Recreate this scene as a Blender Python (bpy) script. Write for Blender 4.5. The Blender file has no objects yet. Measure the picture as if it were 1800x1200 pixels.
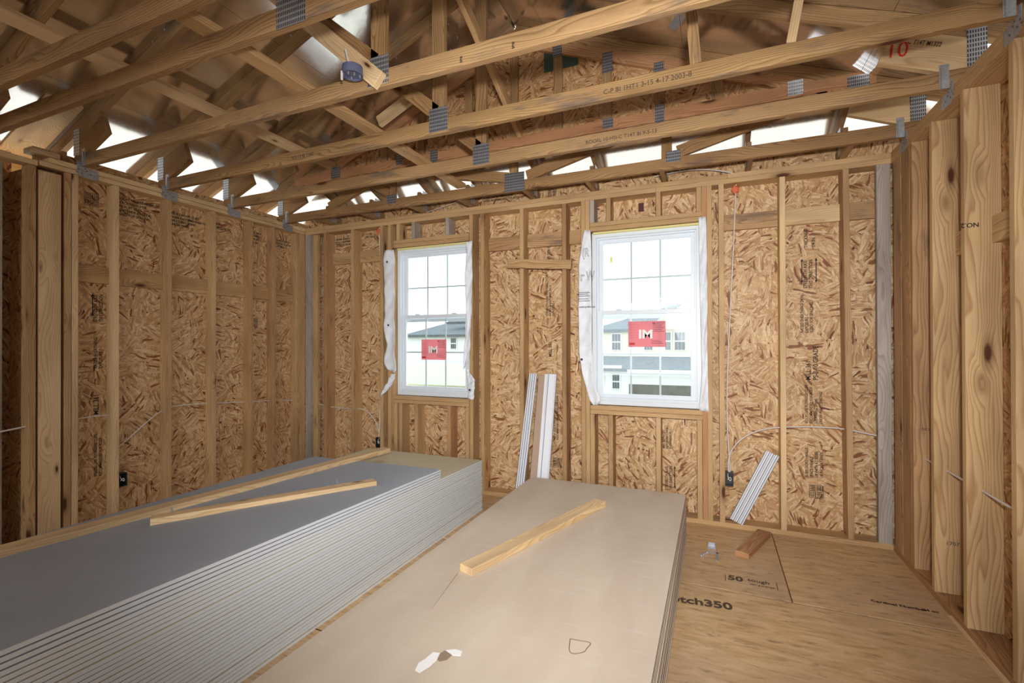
import bpy, bmesh, math, random
from mathutils import Vector, Matrix
random.seed(7)
S = bpy.context.scene
COL = S.collection

# ------------------------------------------------------------------ camera
YAW, PITCH, ROLL, HC, FPX = 0.4029, 0.0047, -0.0027, 1.4433, 833.66
cam_d = bpy.data.cameras.new('camera'); cam = bpy.data.objects.new('camera', cam_d); COL.objects.link(cam)
cam_d.sensor_width = 36.0; cam_d.lens = 36.0 * FPX / 1800.0; cam_d.clip_start = 0.02; cam_d.clip_end = 400
fw = Vector((-math.sin(YAW) * math.cos(PITCH), math.cos(YAW) * math.cos(PITCH), math.sin(PITCH)))
rt = Vector((math.cos(YAW), math.sin(YAW), 0)); up = rt.cross(fw)
r2 = rt * math.cos(ROLL) + up * math.sin(ROLL); u2 = r2.cross(fw)
mw = Matrix((r2, u2, -fw)).transposed().to_4x4(); mw.translation = (0, 0, HC)
cam.matrix_world = mw
S.camera = cam

# ------------------------------------------------------------------ world and light
S.view_settings.view_transform = 'Standard'; S.view_settings.look = 'None'
S.view_settings.gamma = 1.0; S.view_settings.use_curve_mapping = False
S.view_settings.exposure = 0.15
w = bpy.data.worlds.new('overcast'); S.world = w; w.use_nodes = True
nt = w.node_tree; nt.nodes.clear()
wo = nt.nodes.new('ShaderNodeOutputWorld'); bg = nt.nodes.new('ShaderNodeBackground')
bg.inputs[0].default_value = (0.88, 0.95, 1.0, 1); bg.inputs[1].default_value = 2.7
nt.links.new(bg.outputs[0], wo.inputs[0])

def area(name, loc, target, size, size_y, power, col):
    d = bpy.data.lights.new(name, 'AREA'); d.shape = 'RECTANGLE'; d.size = size; d.size_y = size_y
    d.energy = power; d.color = col
    o = bpy.data.objects.new(name, d); COL.objects.link(o); o.location = loc
    o.rotation_euler = (Vector(target) - Vector(loc)).to_track_quat('-Z', 'Y').to_euler()
    return o
area('rear_fill_light', (0.0, -3.2, 2.0), (-1.0, -1.2, 0.0), 2.2, 1.4, 30, (0.93, 0.97, 1.0))  # added unseen fill lamp behind the camera, standing in for daylight
fd = bpy.data.lights.new('camera_flash', 'SPOT'); fd.energy = 440; fd.spot_size = math.radians(106); fd.spot_blend = 1.0; fd.shadow_soft_size = 0.06; fd.color = (1.0, 0.985, 0.97)
fo = bpy.data.objects.new('camera_flash', fd); COL.objects.link(fo); fo.location = (0.10, -0.05, 1.68)
fo.rotation_euler = (Vector((-1.15, 3.8, 1.5)) - fo.location).to_track_quat('-Z', 'Y').to_euler()
for nm, x in (('window_portal_left', -2.63), ('window_portal_right', -0.54)):
    po = area(nm, (x, 4.33, 1.67), (x, 0.0, 1.67), 0.90, 1.54, 1, (1, 1, 1)); po.data.cycles.is_portal = True

# ------------------------------------------------------------------ materials
def mat_new(name):
    m = bpy.data.materials.new(name); m.use_nodes = True
    t = m.node_tree; t.nodes.clear()
    o = t.nodes.new('ShaderNodeOutputMaterial'); b = t.nodes.new('ShaderNodeBsdfPrincipled')
    t.links.new(b.outputs[0], o.inputs[0])
    return m, t, b
def N(t, kind, **kw):
    n = t.nodes.new(kind)
    for k, v in kw.items():
        if k == 'inp':
            for a, b in v.items(): n.inputs[a].default_value = b
        else: setattr(n, k, v)
    return n
def L(t, a, b): t.links.new(a, b)
def ramp(t, stops, fac=None, interp='LINEAR'):
    r = t.nodes.new('ShaderNodeValToRGB'); cr = r.color_ramp; cr.interpolation = interp
    while len(cr.elements) > 1: cr.elements.remove(cr.elements[-1])
    cr.elements[0].position = stops[0][0]; cr.elements[0].color = (*stops[0][1], 1)
    for p, c in stops[1:]:
        e = cr.elements.new(p); e.color = (*c, 1)
    if fac is not None: L(t, fac, r.inputs[0])
    return r
def mixc(t, fac, a, b, mode='MIX'):
    m = t.nodes.new('ShaderNodeMix'); m.data_type = 'RGBA'; m.blend_type = mode
    if isinstance(fac, float): m.inputs[0].default_value = fac
    else: L(t, fac, m.inputs[0])
    for s, v in ((6, a), (7, b)):
        if isinstance(v, tuple): m.inputs[s].default_value = (*v, 1)
        else: L(t, v, m.inputs[s])
    return m.outputs[2]
def math_(t, op, a, b=None, c=None):
    m = t.nodes.new('ShaderNodeMath'); m.operation = op
    for i, v in enumerate((a, b, c)):
        if v is None: continue
        if isinstance(v, (int, float)): m.inputs[i].default_value = v
        else: L(t, v, m.inputs[i])
    return m.outputs[0]
def srgb(r, g, b):
    f = lambda c: (c / 255 / 12.92) if c <= 10 else ((c / 255 + 0.055) / 1.055) ** 2.4
    return (f(r), f(g), f(b))

def wood(name, tones, stain=0.0, knot=0.07, rough=0.62):
    """tones: three (light, dark-ring) pairs picked per board"""
    m, t, b = mat_new(name)
    tc = N(t, 'ShaderNodeTexCoord'); oi = N(t, 'ShaderNodeObjectInfo')
    rnd = oi.outputs['Random']
    off = N(t, 'ShaderNodeCombineXYZ')
    L(t, math_(t, 'MULTIPLY', rnd, 37.0), off.inputs[0])
    add = N(t, 'ShaderNodeVectorMath', operation='ADD'); L(t, tc.outputs['Object'], add.inputs[0]); L(t, off.outputs[0], add.inputs[1])
    # slow wander along the board for the cathedral grain
    mp = N(t, 'ShaderNodeMapping'); mp.inputs['Scale'].default_value = (1.1, 6, 6); L(t, add.outputs[0], mp.inputs[0])
    nz = N(t, 'ShaderNodeTexNoise', inp={'Scale': 1.0, 'Detail': 2.0, 'Roughness': 0.5}); L(t, mp.outputs[0], nz.inputs['Vector'])
    sep = N(t, 'ShaderNodeSeparateXYZ'); L(t, add.outputs[0], sep.inputs[0])
    ns = N(t, 'ShaderNodeSeparateColor'); L(t, nz.outputs['Color'], ns.inputs[0])
    # knots
    mk = N(t, 'ShaderNodeMapping'); mk.inputs['Scale'].default_value = (2.0, 6.5, 6.5); L(t, add.outputs[0], mk.inputs[0])
    vk = N(t, 'ShaderNodeTexVoronoi', inp={'Scale': 1.0, 'Randomness': 1.0}); L(t, mk.outputs[0], vk.inputs['Vector'])
    kd = vk.outputs['Distance']
    kfall = math_(t, 'SUBTRACT', 1.0, math_(t, 'MULTIPLY', kd, 3.2)); kfall = math_(t, 'MAXIMUM', kfall, 0.0)
    yy = math_(t, 'ADD', math_(t, 'ADD', sep.outputs[1], math_(t, 'MULTIPLY', ns.outputs[0], 0.10)), math_(t, 'MULTIPLY', rnd, 0.05))
    zz = math_(t, 'ADD', sep.outputs[2], math_(t, 'MULTIPLY', ns.outputs[1], 0.16))
    r = math_(t, 'SQRT', math_(t, 'ADD', math_(t, 'MULTIPLY', yy, yy), math_(t, 'MULTIPLY', zz, zz)))
    r = math_(t, 'ADD', r, math_(t, 'MULTIPLY', kfall, 0.03))
    ring = math_(t, 'FRACT', math_(t, 'MULTIPLY', r, 105.0))
    rr = ramp(t, [(0.0, (0, 0, 0)), (0.55, (0.25, 0.25, 0.25)), (0.88, (1, 1, 1)), (1.0, (0.1, 0.1, 0.1))], ring)
    # fibres
    mf = N(t, 'ShaderNodeMapping'); mf.inputs['Scale'].default_value = (5, 260, 260); L(t, add.outputs[0], mf.inputs[0])
    nf = N(t, 'ShaderNodeTexNoise', inp={'Scale': 1.0, 'Detail': 3.0}); L(t, mf.outputs[0], nf.inputs['Vector'])
    rl = ramp(t, [(0.0, tones[0][0]), (0.5, tones[1][0]), (1.0, tones[2][0])], rnd)
    rd = ramp(t, [(0.0, tones[0][1]), (0.5, tones[1][1]), (1.0, tones[2][1])], rnd)
    g = math_(t, 'MULTIPLY', rr.outputs[0], 0.8)
    g = math_(t, 'ADD', g, math_(t, 'MULTIPLY', math_(t, 'SUBTRACT', nf.outputs[0], 0.5), 0.7)); 
    c = mixc(t, g, rl.outputs[0], rd.outputs[0])
    # broad tone patches
    ml = N(t, 'ShaderNodeMapping'); ml.inputs['Scale'].default_value = (1.3, 7, 7); L(t, add.outputs[0], ml.inputs[0])
    nl = N(t, 'ShaderNodeTexNoise', inp={'Scale': 1.0, 'Detail': 3.0}); L(t, ml.outputs[0], nl.inputs['Vector'])
    pr_ = ramp(t, [(0.35, (0.78, 0.74, 0.70)), (0.6, (1.08, 1.06, 1.02))], nl.outputs[0])
    c = mixc(t, 1.0, c, pr_.outputs[0], 'MULTIPLY')
    if stain > 0:
        mb = N(t, 'ShaderNodeMapping'); mb.inputs['Scale'].default_value = (1.7, 9, 9); mb.inputs['Location'].default_value = (5, 3, 2); L(t, add.outputs[0], mb.inputs[0])
        nb = N(t, 'ShaderNodeTexNoise', inp={'Scale': 1.0, 'Detail': 5.0, 'Roughness': 0.7}); L(t, mb.outputs[0], nb.inputs['Vector'])
        sr = ramp(t, [(0.56, (0, 0, 0)), (0.68, (stain, stain, stain))], nb.outputs[0])
        c = mixc(t, sr.outputs[0], c, srgb(92, 84, 80))
    kr = ramp(t, [(0.0, (1, 1, 1)), (knot, (1, 1, 1)), (knot * 1.7, (0.35, 0.35, 0.35)), (knot * 3.2, (0, 0, 0))], kd)
    c = mixc(t, kr.outputs[0], c, srgb(84, 46, 24))
    L(t, c, b.inputs['Base Color']); b.inputs['Roughness'].default_value = rough; b.inputs['Specular IOR Level'].default_value = 0.3
    bp = N(t, 'ShaderNodeBump', inp={'Strength': 0.25, 'Distance': 0.002}); L(t, nf.outputs[0], bp.inputs['Height']); L(t, bp.outputs[0], b.inputs['Normal'])
    return m

PINE = wood('pine_fresh', [(srgb(206, 174, 130), srgb(164, 122, 80)), (srgb(198, 164, 118), srgb(150, 108, 70)), (srgb(212, 182, 138), srgb(172, 132, 90))], 0.0)
PINED = wood('pine_weathered', [(srgb(192, 156, 112), srgb(140, 100, 64)), (srgb(198, 164, 122), srgb(150, 112, 76)), (srgb(184, 144, 102), srgb(134, 90, 58))], 0.55)
PINER = wood('pine_reddish', [(srgb(196, 150, 110), srgb(150, 98, 66)), (srgb(202, 158, 116), srgb(156, 106, 72)), (srgb(190, 142, 102), srgb(142, 90, 60))], 0.25)
PINEC = wood('pine_truss', [(srgb(174, 142, 98), srgb(122, 88, 54)), (srgb(164, 130, 90), srgb(112, 78, 48)), (srgb(182, 150, 108), srgb(130, 96, 62))], 0.65, knot=0.08)
PINEG = wood('pine_grey', [(srgb(180, 172, 164), srgb(148, 138, 128)), (srgb(172, 162, 152), srgb(136, 124, 114)), (srgb(186, 180, 174), srgb(150, 142, 134))], 0.25, knot=0.04)
PINEL = wood('pine_light', [(srgb(226, 200, 158), srgb(200, 162, 114)), (srgb(228, 202, 162), srgb(204, 166, 120)), (srgb(224, 198, 154), srgb(198, 158, 110))], 0.0, knot=0.04)

def osb(name, tint=(1, 1, 1)):
    """strand board: flat overlapping strands; u runs along the wall (x or y), v upward"""
    m, t, b = mat_new(name)
    tc = N(t, 'ShaderNodeTexCoord'); geo = N(t, 'ShaderNodeNewGeometry')
    sp = N(t, 'ShaderNodeSeparateXYZ'); L(t, geo.outputs['Position'], sp.inputs[0])
    uv = N(t, 'ShaderNodeCombineXYZ'); L(t, math_(t, 'ADD', sp.outputs[0], sp.outputs[1]), uv.inputs[0]); L(t, sp.outputs[2], uv.inputs[1])
    warp = N(t, 'ShaderNodeTexNoise', inp={'Scale': 16.0, 'Detail': 2.0}); L(t, uv.outputs[0], warp.inputs['Vector'])
    wv = N(t, 'ShaderNodeVectorMath', operation='MULTIPLY_ADD'); L(t, warp.outputs['Color'], wv.inputs[0]); wv.inputs[1].default_value = (0.022, 0.022, 0.0); L(t, uv.outputs[0], wv.inputs[2])
    stops = [(0.0, srgb(168, 126, 84)), (0.2, srgb(196, 156, 110)), (0.5, srgb(212, 176, 130)), (0.78, srgb(232, 204, 164)), (1.0, srgb(204, 166, 120))]
    c = None
    for i, (ps, ln, wd, thr) in enumerate(((4.5, 8, 46, 0), (6.5, 10, 66, .38), (5.5, 9, 50, .52), (8.0, 11, 78, .5), (7.0, 13, 84, .5))):
        o_ = N(t, 'ShaderNodeVectorMath', operation='ADD'); L(t, wv.outputs[0], o_.inputs[0]); o_.inputs[1].default_value = (i * 3.37, i * 1.71, 0)
        pv = N(t, 'ShaderNodeTexVoronoi', voronoi_dimensions='2D', inp={'Scale': ps}); L(t, o_.outputs[0], pv.inputs['Vector'])
        pc = N(t, 'ShaderNodeSeparateColor'); L(t, pv.outputs['Color'], pc.inputs[0])
        vr = N(t, 'ShaderNodeVectorRotate', rotation_type='Z_AXIS'); L(t, o_.outputs[0], vr.inputs['Vector']); L(t, math_(t, 'MULTIPLY', pc.outputs[0], 3.14159), vr.inputs['Angle'])
        ms = N(t, 'ShaderNodeMapping'); ms.inputs['Scale'].default_value = (ln, wd, 1); L(t, vr.outputs[0], ms.inputs[0])
        v = N(t, 'ShaderNodeTexVoronoi', voronoi_dimensions='2D', inp={'Scale': 1.0}); L(t, ms.outputs[0], v.inputs['Vector'])
        sc = N(t, 'ShaderNodeSeparateColor'); L(t, v.outputs['Color'], sc.inputs[0])
        ci = ramp(t, stops, sc.outputs[0]).outputs[0]
        sh = ramp(t, [(0.35, (1, 1, 1)), (0.85, (0.80, 0.76, 0.72))], v.outputs['Distance']).outputs[0]
        ci = mixc(t, 1.0, ci, sh, 'MULTIPLY')
        if c is None: c = ci
        else:
            f = ramp(t, [(thr, (0, 0, 0)), (thr + .02, (1, 1, 1))], sc.outputs[1]).outputs[0]
            if i == 4: ci = mixc(t, ramp(t, [(0.86, (0, 0, 0)), (0.88, (1, 1, 1))], sc.outputs[2]).outputs[0], ci, srgb(138, 86, 50))
            if i == 3: ci = mixc(t, ramp(t, [(0.95, (0, 0, 0)), (0.96, (1, 1, 1))], sc.outputs[2]).outputs[0], ci, srgb(106, 60, 36))
            c = mixc(t, f, c, ci)
    fine = N(t, 'ShaderNodeTexNoise', inp={'Scale': 90.0, 'Detail': 4.0, 'Roughness': 0.7}); L(t, uv.outputs[0], fine.inputs['Vector'])
    fr = ramp(t, [(0.3, (0.80, 0.78, 0.76)), (0.65, (1.08, 1.08, 1.08))], fine.outputs[0]).outputs[0]
    c = mixc(t, 1.0, c, fr, 'MULTIPLY')
    big = N(t, 'ShaderNodeTexNoise', inp={'Scale': 2.2, 'Detail': 2.0}); L(t, uv.outputs[0], big.inputs['Vector'])
    br = ramp(t, [(0.35, (0.93, 0.90, 0.86)), (0.65, (1.04, 1.04, 1.04))], big.outputs[0]).outputs[0]
    c = mixc(t, 1.0, c, br, 'MULTIPLY')
    c = mixc(t, 1.0, c, tint, 'MULTIPLY')
    L(t, c, b.inputs['Base Color']); b.inputs['Roughness'].default_value = 0.55; b.inputs['Specular IOR Level'].default_value = 0.35
    bp = N(t, 'ShaderNodeBump', inp={'Strength': 0.35, 'Distance': 0.002}); L(t, fine.outputs[0], bp.inputs['Height']); L(t, bp.outputs[0], b.inputs['Normal'])
    return m
OSB = osb('osb_sheathing')
OSBG = osb('osb_gable', (0.86, 0.78, 0.72))

def plain(name, col, rough=0.5, metal=0.0, noise=0.0, nscale=8.0, spec=0.5, col2=None, bump=0.0):
    m, t, b = mat_new(name)
    b.inputs['Roughness'].default_value = rough; b.inputs['Metallic'].default_value = metal; b.inputs['Specular IOR Level'].default_value = spec
    if noise > 0 or bump > 0:
        tc = N(t, 'ShaderNodeTexCoord'); nz = N(t, 'ShaderNodeTexNoise', inp={'Scale': nscale, 'Detail': 5.0, 'Roughness': 0.6}); L(t, tc.outputs['Object'], nz.inputs['Vector'])
        c2 = col2 or tuple(max(0, c * (1 - noise)) for c in col)
        r = ramp(t, [(0.35, c2), (0.65, col)], nz.outputs[0]); L(t, r.outputs[0], b.inputs['Base Color'])
        if bump > 0:
            bp = N(t, 'ShaderNodeBump', inp={'Strength': bump, 'Distance': 0.01}); L(t, nz.outputs[0], bp.inputs['Height']); L(t, bp.outputs[0], b.inputs['Normal'])
    else: b.inputs['Base Color'].default_value = (*col, 1)
    return m
FOIL = plain('radiant_foil', (0.78, 0.74, 0.68), 0.13, 0.96, noise=0.10, nscale=9, bump=0.05)
STEEL = plain('galvanised_steel', (0.52, 0.55, 0.60), 0.45, 0.6, noise=0.3, nscale=60)
VINYL = plain('white_vinyl', (0.74, 0.80, 0.86), 0.35)
WRAP = plain("house_wrap_fabric", (0.86, 0.90, 0.96), 0.6, noise=0.12, nscale=14, bump=0.25)
GREYPAPER = plain('grey_face_paper', srgb(166, 173, 186), 0.55, noise=0.10, nscale=2.2, spec=0.2)
CREAM = plain('cream_back_paper', srgb(208, 198, 170), 0.8, noise=0.06, nscale=3, spec=0.2)
EDGE = plain('sheet_edge_paper', srgb(222, 227, 231), 0.75, spec=0.2)
TANP = None
BLACK = plain('stamp_ink', (0.035, 0.028, 0.025), 0.8, spec=0.1)
INKF = plain('faded_stamp_ink', srgb(92, 78, 66), 0.8, spec=0.1)
BLACKBOX = plain('black_plastic', (0.025, 0.03, 0.035), 0.4)
BLUEBOX = plain('blue_grey_plastic', srgb(92, 98, 124), 0.4)
CABLE = plain('white_cable', (0.72, 0.69, 0.66), 0.45)
ORANGE = plain('orange_foam', srgb(232, 120, 84), 0.8, noise=0.2, nscale=80)
GYPSUM = plain('gypsum', (0.88, 0.88, 0.88), 0.9)
TORN = plain('torn_paper', srgb(150, 128, 108), 0.9)
STAIN = plain('coffee_stain', srgb(124, 98, 76), 0.85)
WHITETRIM = plain('white_trim', (0.80, 0.82, 0.88), 0.4)
TRIMGROOVE = plain('trim_groove', (0.16, 0.17, 0.2), 0.6)
TAN = plain('tan_paper', srgb(176, 152, 132), 0.8)
RED = plain('red_sticker', srgb(222, 70, 88), 0.5)
REDPAINT = plain('red_marker', srgb(196, 30, 34), 0.6)
REDW = plain('red_primer_board', srgb(120, 48, 30), 0.7, noise=0.3, nscale=30)
STICKW = plain('sticker_white', (0.9, 0.88, 0.88), 0.5)
STUCCO = plain('cream_stucco', (0.60, 0.55, 0.43), 0.9)
STUCCOW = plain('white_stucco', (0.66, 0.67, 0.66), 0.9)
SHINGLE = plain('grey_shingles', (0.15, 0.18, 0.20), 0.9, noise=0.45, nscale=5)
GLASSDK = plain('dark_window_glass', (0.06, 0.08, 0.085), 0.3)
GARAGE = plain('bare_concrete', (0.15, 0.15, 0.13), 0.9, noise=0.3, nscale=1.2)
GRASS = plain('patchy_grass', (0.26, 0.30, 0.10), 0.95, noise=0.5, nscale=0.5, col2=(0.42, 0.38, 0.26))
NAILH = plain('nail_head', (.2, .2, .22), .4, .8)
GREEN = plain('green_vent', srgb(66, 84, 68), 0.7)

def glass():
    m = bpy.data.materials.new('clear_glass'); m.use_nodes = True; t = m.node_tree; t.nodes.clear()
    o = t.nodes.new('ShaderNodeOutputMaterial'); tr = t.nodes.new('ShaderNodeBsdfTransparent'); gl = t.nodes.new('ShaderNodeBsdfGlossy')
    tr.inputs[0].default_value = (0.96, 0.985, 0.98, 1); gl.inputs[1].default_value = 0.02
    mx = t.nodes.new('ShaderNodeMixShader'); mx.inputs[0].default_value = 0.06
    L(t, tr.outputs[0], mx.inputs[1]); L(t, gl.outputs[0], mx.inputs[2]); L(t, mx.outputs[0], o.inputs[0])
    return m
GLASS = glass()
def sticker_mat():
    m = bpy.data.materials.new('red_film'); m.use_nodes = True; t = m.node_tree; t.nodes.clear()
    o = t.nodes.new('ShaderNodeOutputMaterial'); tr = t.nodes.new('ShaderNodeBsdfTranslucent'); gl = t.nodes.new('ShaderNodeBsdfDiffuse')
    tr.inputs[0].default_value = (*srgb(232, 160, 168), 1); gl.inputs[0].default_value = (*srgb(246, 182, 188), 1)
    mx = t.nodes.new('ShaderNodeMixShader'); mx.inputs[0].default_value = 0.45
    L(t, tr.outputs[0], mx.inputs[1]); L(t, gl.outputs[0], mx.inputs[2]); L(t, mx.outputs[0], o.inputs[0])
    return m
FILM = sticker_mat()

def scuffed(name, base, base2):
    m, t, b = mat_new(name)
    tc = N(t, 'ShaderNodeTexCoord')
    mp = N(t, 'ShaderNodeMapping'); mp.inputs['Scale'].default_value = (3, 1.0, 1); mp.inputs['Rotation'].default_value = (0, 0, 0.35); L(t, tc.outputs['Object'], mp.inputs[0])
    n1 = N(t, 'ShaderNodeTexNoise', inp={'Scale': 1.4, 'Detail': 4.0}); L(t, mp.outputs[0], n1.inputs['Vector'])
    c = ramp(t, [(0.3, base2), (0.7, base)], n1.outputs[0]).outputs[0]
    # chalky scuffs running nearly across the sheet
    m2 = N(t, 'ShaderNodeMapping'); m2.inputs['Scale'].default_value = (1.6, 26, 1); m2.inputs['Rotation'].default_value = (0, 0, 0.14); L(t, tc.outputs['Object'], m2.inputs[0])
    n2 = N(t, 'ShaderNodeTexNoise', inp={'Scale': 1.6, 'Detail': 6.0, 'Roughness': 0.75}); L(t, m2.outputs[0], n2.inputs['Vector'])
    f = ramp(t, [(0.58, (0, 0, 0)), (0.70, (0.6, 0.6, 0.6))], n2.outputs[0]).outputs[0]
    c = mixc(t, f, c, srgb(222, 216, 210))
    n3 = N(t, 'ShaderNodeTexNoise', inp={'Scale': 1.1, 'Detail': 6.0, 'Roughness': 0.8}); 
    m3 = N(t, 'ShaderNodeMapping'); m3.inputs['Scale'].default_value = (9, 3, 1); m3.inputs['Location'].default_value = (4, 2, 0); L(t, tc.outputs['Object'], m3.inputs[0]); L(t, m3.outputs[0], n3.inputs['Vector'])
    f3 = ramp(t, [(0.70, (0, 0, 0)), (0.78, (0.4, 0.4, 0.4))], n3.outputs[0]).outputs[0]
    c = mixc(t, f3, c, srgb(140, 118, 98))
    L(t, c, b.inputs['Base Color']); b.inputs['Roughness'].default_value = 0.72; b.inputs['Specular IOR Level'].default_value = 0.25
    return m
TANSHEET = scuffed('tan_back_paper', srgb(212, 198, 180), srgb(196, 180, 162))

def floormat():
    m, t, b = mat_new('subfloor_panel')
    tc = N(t, 'ShaderNodeTexCoord'); src = tc.outputs['Object']
    mp = N(t, 'ShaderNodeMapping'); mp.inputs['Scale'].default_value = (3.2, 17, 1); mp.inputs['Rotation'].default_value = (0, 0, 0.12); L(t, src, mp.inputs[0])
    n1 = N(t, 'ShaderNodeTexNoise', inp={'Scale': 1.6, 'Detail': 6.0, 'Roughness': 0.65, 'Distortion': 0.6}); L(t, mp.outputs[0], n1.inputs['Vector'])
    c = ramp(t, [(0.25, srgb(160, 124, 84)), (0.40, srgb(196, 160, 114)), (0.55, srgb(214, 180, 134)), (0.75, srgb(226, 200, 162))], n1.outputs[0]).outputs[0]
    n2 = N(t, 'ShaderNodeTexNoise', inp={'Scale': 1.1, 'Detail': 3.0}); L(t, src, n2.inputs['Vector'])
    f = ramp(t, [(0.42, (0, 0, 0)), (0.66, (0.5, 0.5, 0.5))], n2.outputs[0]).outputs[0]
    c = mixc(t, f, c, srgb(172, 146, 126))
    n3 = N(t, 'ShaderNodeTexNoise', inp={'Scale': 1.3, 'Detail': 5.0, 'Roughness': 0.7}); m3 = N(t, 'ShaderNodeMapping'); m3.inputs['Scale'].default_value = (6, 22, 1); m3.inputs['Location'].default_value = (9, 1, 0); L(t, src, m3.inputs[0]); L(t, m3.outputs[0], n3.inputs['Vector'])
    f3 = ramp(t, [(0.56, (0, 0, 0)), (0.70, (0.7, 0.7, 0.7))], n3.outputs[0]).outputs[0]
    c = mixc(t, f3, c, srgb(108, 78, 50))
    L(t, c, b.inputs['Base Color']); b.inputs['Roughness'].default_value = 0.42; b.inputs['Specular IOR Level'].default_value = 0.4
    return m
FLOOR = floormat()

def plate_mat():
    m, t, b = mat_new('toothed_nail_plate')
    tc = N(t, 'ShaderNodeTexCoord'); src = tc.outputs['Object']
    sp = N(t, 'ShaderNodeSeparateXYZ'); L(t, src, sp.inputs[0])
    fx = math_(t, 'FRACT', math_(t, 'MULTIPLY', sp.outputs[0], 95.0)); fz = math_(t, 'FRACT', math_(t, 'MULTIPLY', sp.outputs[2], 42.0))
    sx = math_(t, 'LESS_THAN', math_(t, 'ABSOLUTE', math_(t, 'SUBTRACT', fx, 0.5)), 0.27)
    sz = math_(t, 'LESS_THAN', math_(t, 'ABSOLUTE', math_(t, 'SUBTRACT', fz, 0.5)), 0.33)
    slot = math_(t, 'MULTIPLY', sx, sz)
    c = mixc(t, slot, (0.46, 0.49, 0.54), (0.06, 0.06, 0.07)); L(t, c, b.inputs['Base Color'])
    b.inputs['Metallic'].default_value = 0.7; b.inputs['Roughness'].default_value = 0.35
    bp = N(t, 'ShaderNodeBump', inp={'Strength': 0.6, 'Distance': 0.002}); L(t, slot, bp.inputs['Height']); bp.invert = True; L(t, bp.outputs[0], b.inputs['Normal'])
    return m
PLATE = plate_mat()

# ------------------------------------------------------------------ builders
MW = {}
def finish(o, world, parent=None):
    o.parent = parent; MW[o] = world.copy()
    o.matrix_basis = world
    if parent is not None: o.matrix_parent_inverse = MW[parent].inverted()
    return o
def mesh_obj(name, bm, m, world=None, parent=None, bev=0.0):
    if bev > 0: bmesh.ops.bevel(bm, geom=bm.edges[:], offset=bev, segments=1, affect='EDGES', clamp_overlap=True)
    me = bpy.data.meshes.new(name); bm.to_mesh(me); bm.free()
    for mm in (m if isinstance(m, (list, tuple)) else [m]): me.materials.append(mm)
    o = bpy.data.objects.new(name, me); COL.objects.link(o)
    return finish(o, world if world is not None else Matrix.Identity(4), parent)
def empty(name, loc=(0, 0, 0)):
    o = bpy.data.objects.new(name, None); COL.objects.link(o); o.empty_display_size = 0.05
    return finish(o, Matrix.Translation(loc))
def tag(o, label, cat, group=None, kind=None):
    if label: o['label'] = label
    if cat: o['category'] = cat
    if group: o['group'] = group
    if kind: o['kind'] = kind
    return o
def struct(name, label=None, loc=(0, 0, 0)):
    o = empty(name, loc); o['kind'] = 'structure'
    if label: o['label'] = label
    return o
def add_box(bm, x0, x1, y0, y1, z0, z1, mi=0):
    vs = [bm.verts.new(p) for p in ((x0, y0, z0), (x1, y0, z0), (x1, y1, z0), (x0, y1, z0), (x0, y0, z1), (x1, y0, z1), (x1, y1, z1), (x0, y1, z1))]
    for f in ((3, 2, 1, 0), (4, 5, 6, 7), (0, 1, 5, 4), (1, 2, 6, 5), (2, 3, 7, 6), (3, 0, 4, 7)):
        fc = bm.faces.new([vs[i] for i in f]); fc.material_index = mi
    return vs
def box(name, x0, x1, y0, y1, z0, z1, m, parent=None, bev=0.0015):
    """box in world axes, origin at its own centre-base"""
    cx, cy, cz = (x0 + x1) / 2, (y0 + y1) / 2, z0
    bm = bmesh.new(); add_box(bm, x0 - cx, x1 - cx, y0 - cy, y1 - cy, 0, z1 - z0)
    return mesh_obj(name, bm, m, Matrix.Translation((cx, cy, cz)), parent, bev)
def board(name, p0, p1, wdir, w_, t_, m, parent=None, bev=0.0015, lead=0.0):
    """lumber: runs p0->p1 (centre line), its wide side w_ along wdir, thickness t_"""
    p0 = Vector(p0); p1 = Vector(p1); X = (p1 - p0); ln = X.length; X.normalize()
    Z = Vector(wdir); Z = (Z - X * Z.dot(X)).normalized(); Y = Z.cross(X)
    bm = bmesh.new(); add_box(bm, 0, ln, -t_ / 2, t_ / 2, -w_ / 2, w_ / 2)
    M4 = Matrix((X, Y, Z)).transposed().to_4x4(); M4.translation = p0
    return mesh_obj(name, bm, m, M4, parent, bev)
def vstud(name, x0, x1, y0, y1, z0, z1, m, parent, lean=0.0):
    """vertical board: local X runs up so that the grain follows it"""
    wx, wy = x1 - x0, y1 - y0
    cx, cy = (x0 + x1) / 2, (y0 + y1) / 2
    if wx >= wy: return board(name, (cx + lean, cy, z0), (cx - lean, cy, z1), (1, 0, 0), wx, wy, m, parent)
    return board(name, (cx + lean, cy, z0), (cx - lean, cy, z1), (0, 1, 0), wy, wx, m, parent)
def prism_xz(name, pts, y0, y1, m, parent=None, bev=0.0, origin=None):
    ox, oz = origin if origin else pts[0]
    bm = bmesh.new()
    a = [bm.verts.new((x - ox, 0, z - oz)) for x, z in pts]; b_ = [bm.verts.new((x - ox, y1 - y0, z - oz)) for x, z in pts]
    n = len(pts); bm.faces.new(a); bm.faces.new(b_[::-1])
    for i in range(n): bm.faces.new((a[(i + 1) % n], a[i], b_[i], b_[(i + 1) % n]))
    bmesh.ops.recalc_face_normals(bm, faces=bm.faces[:])
    return mesh_obj(name, bm, m, Matrix.Translation((ox, y0, oz)), parent, bev)
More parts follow.
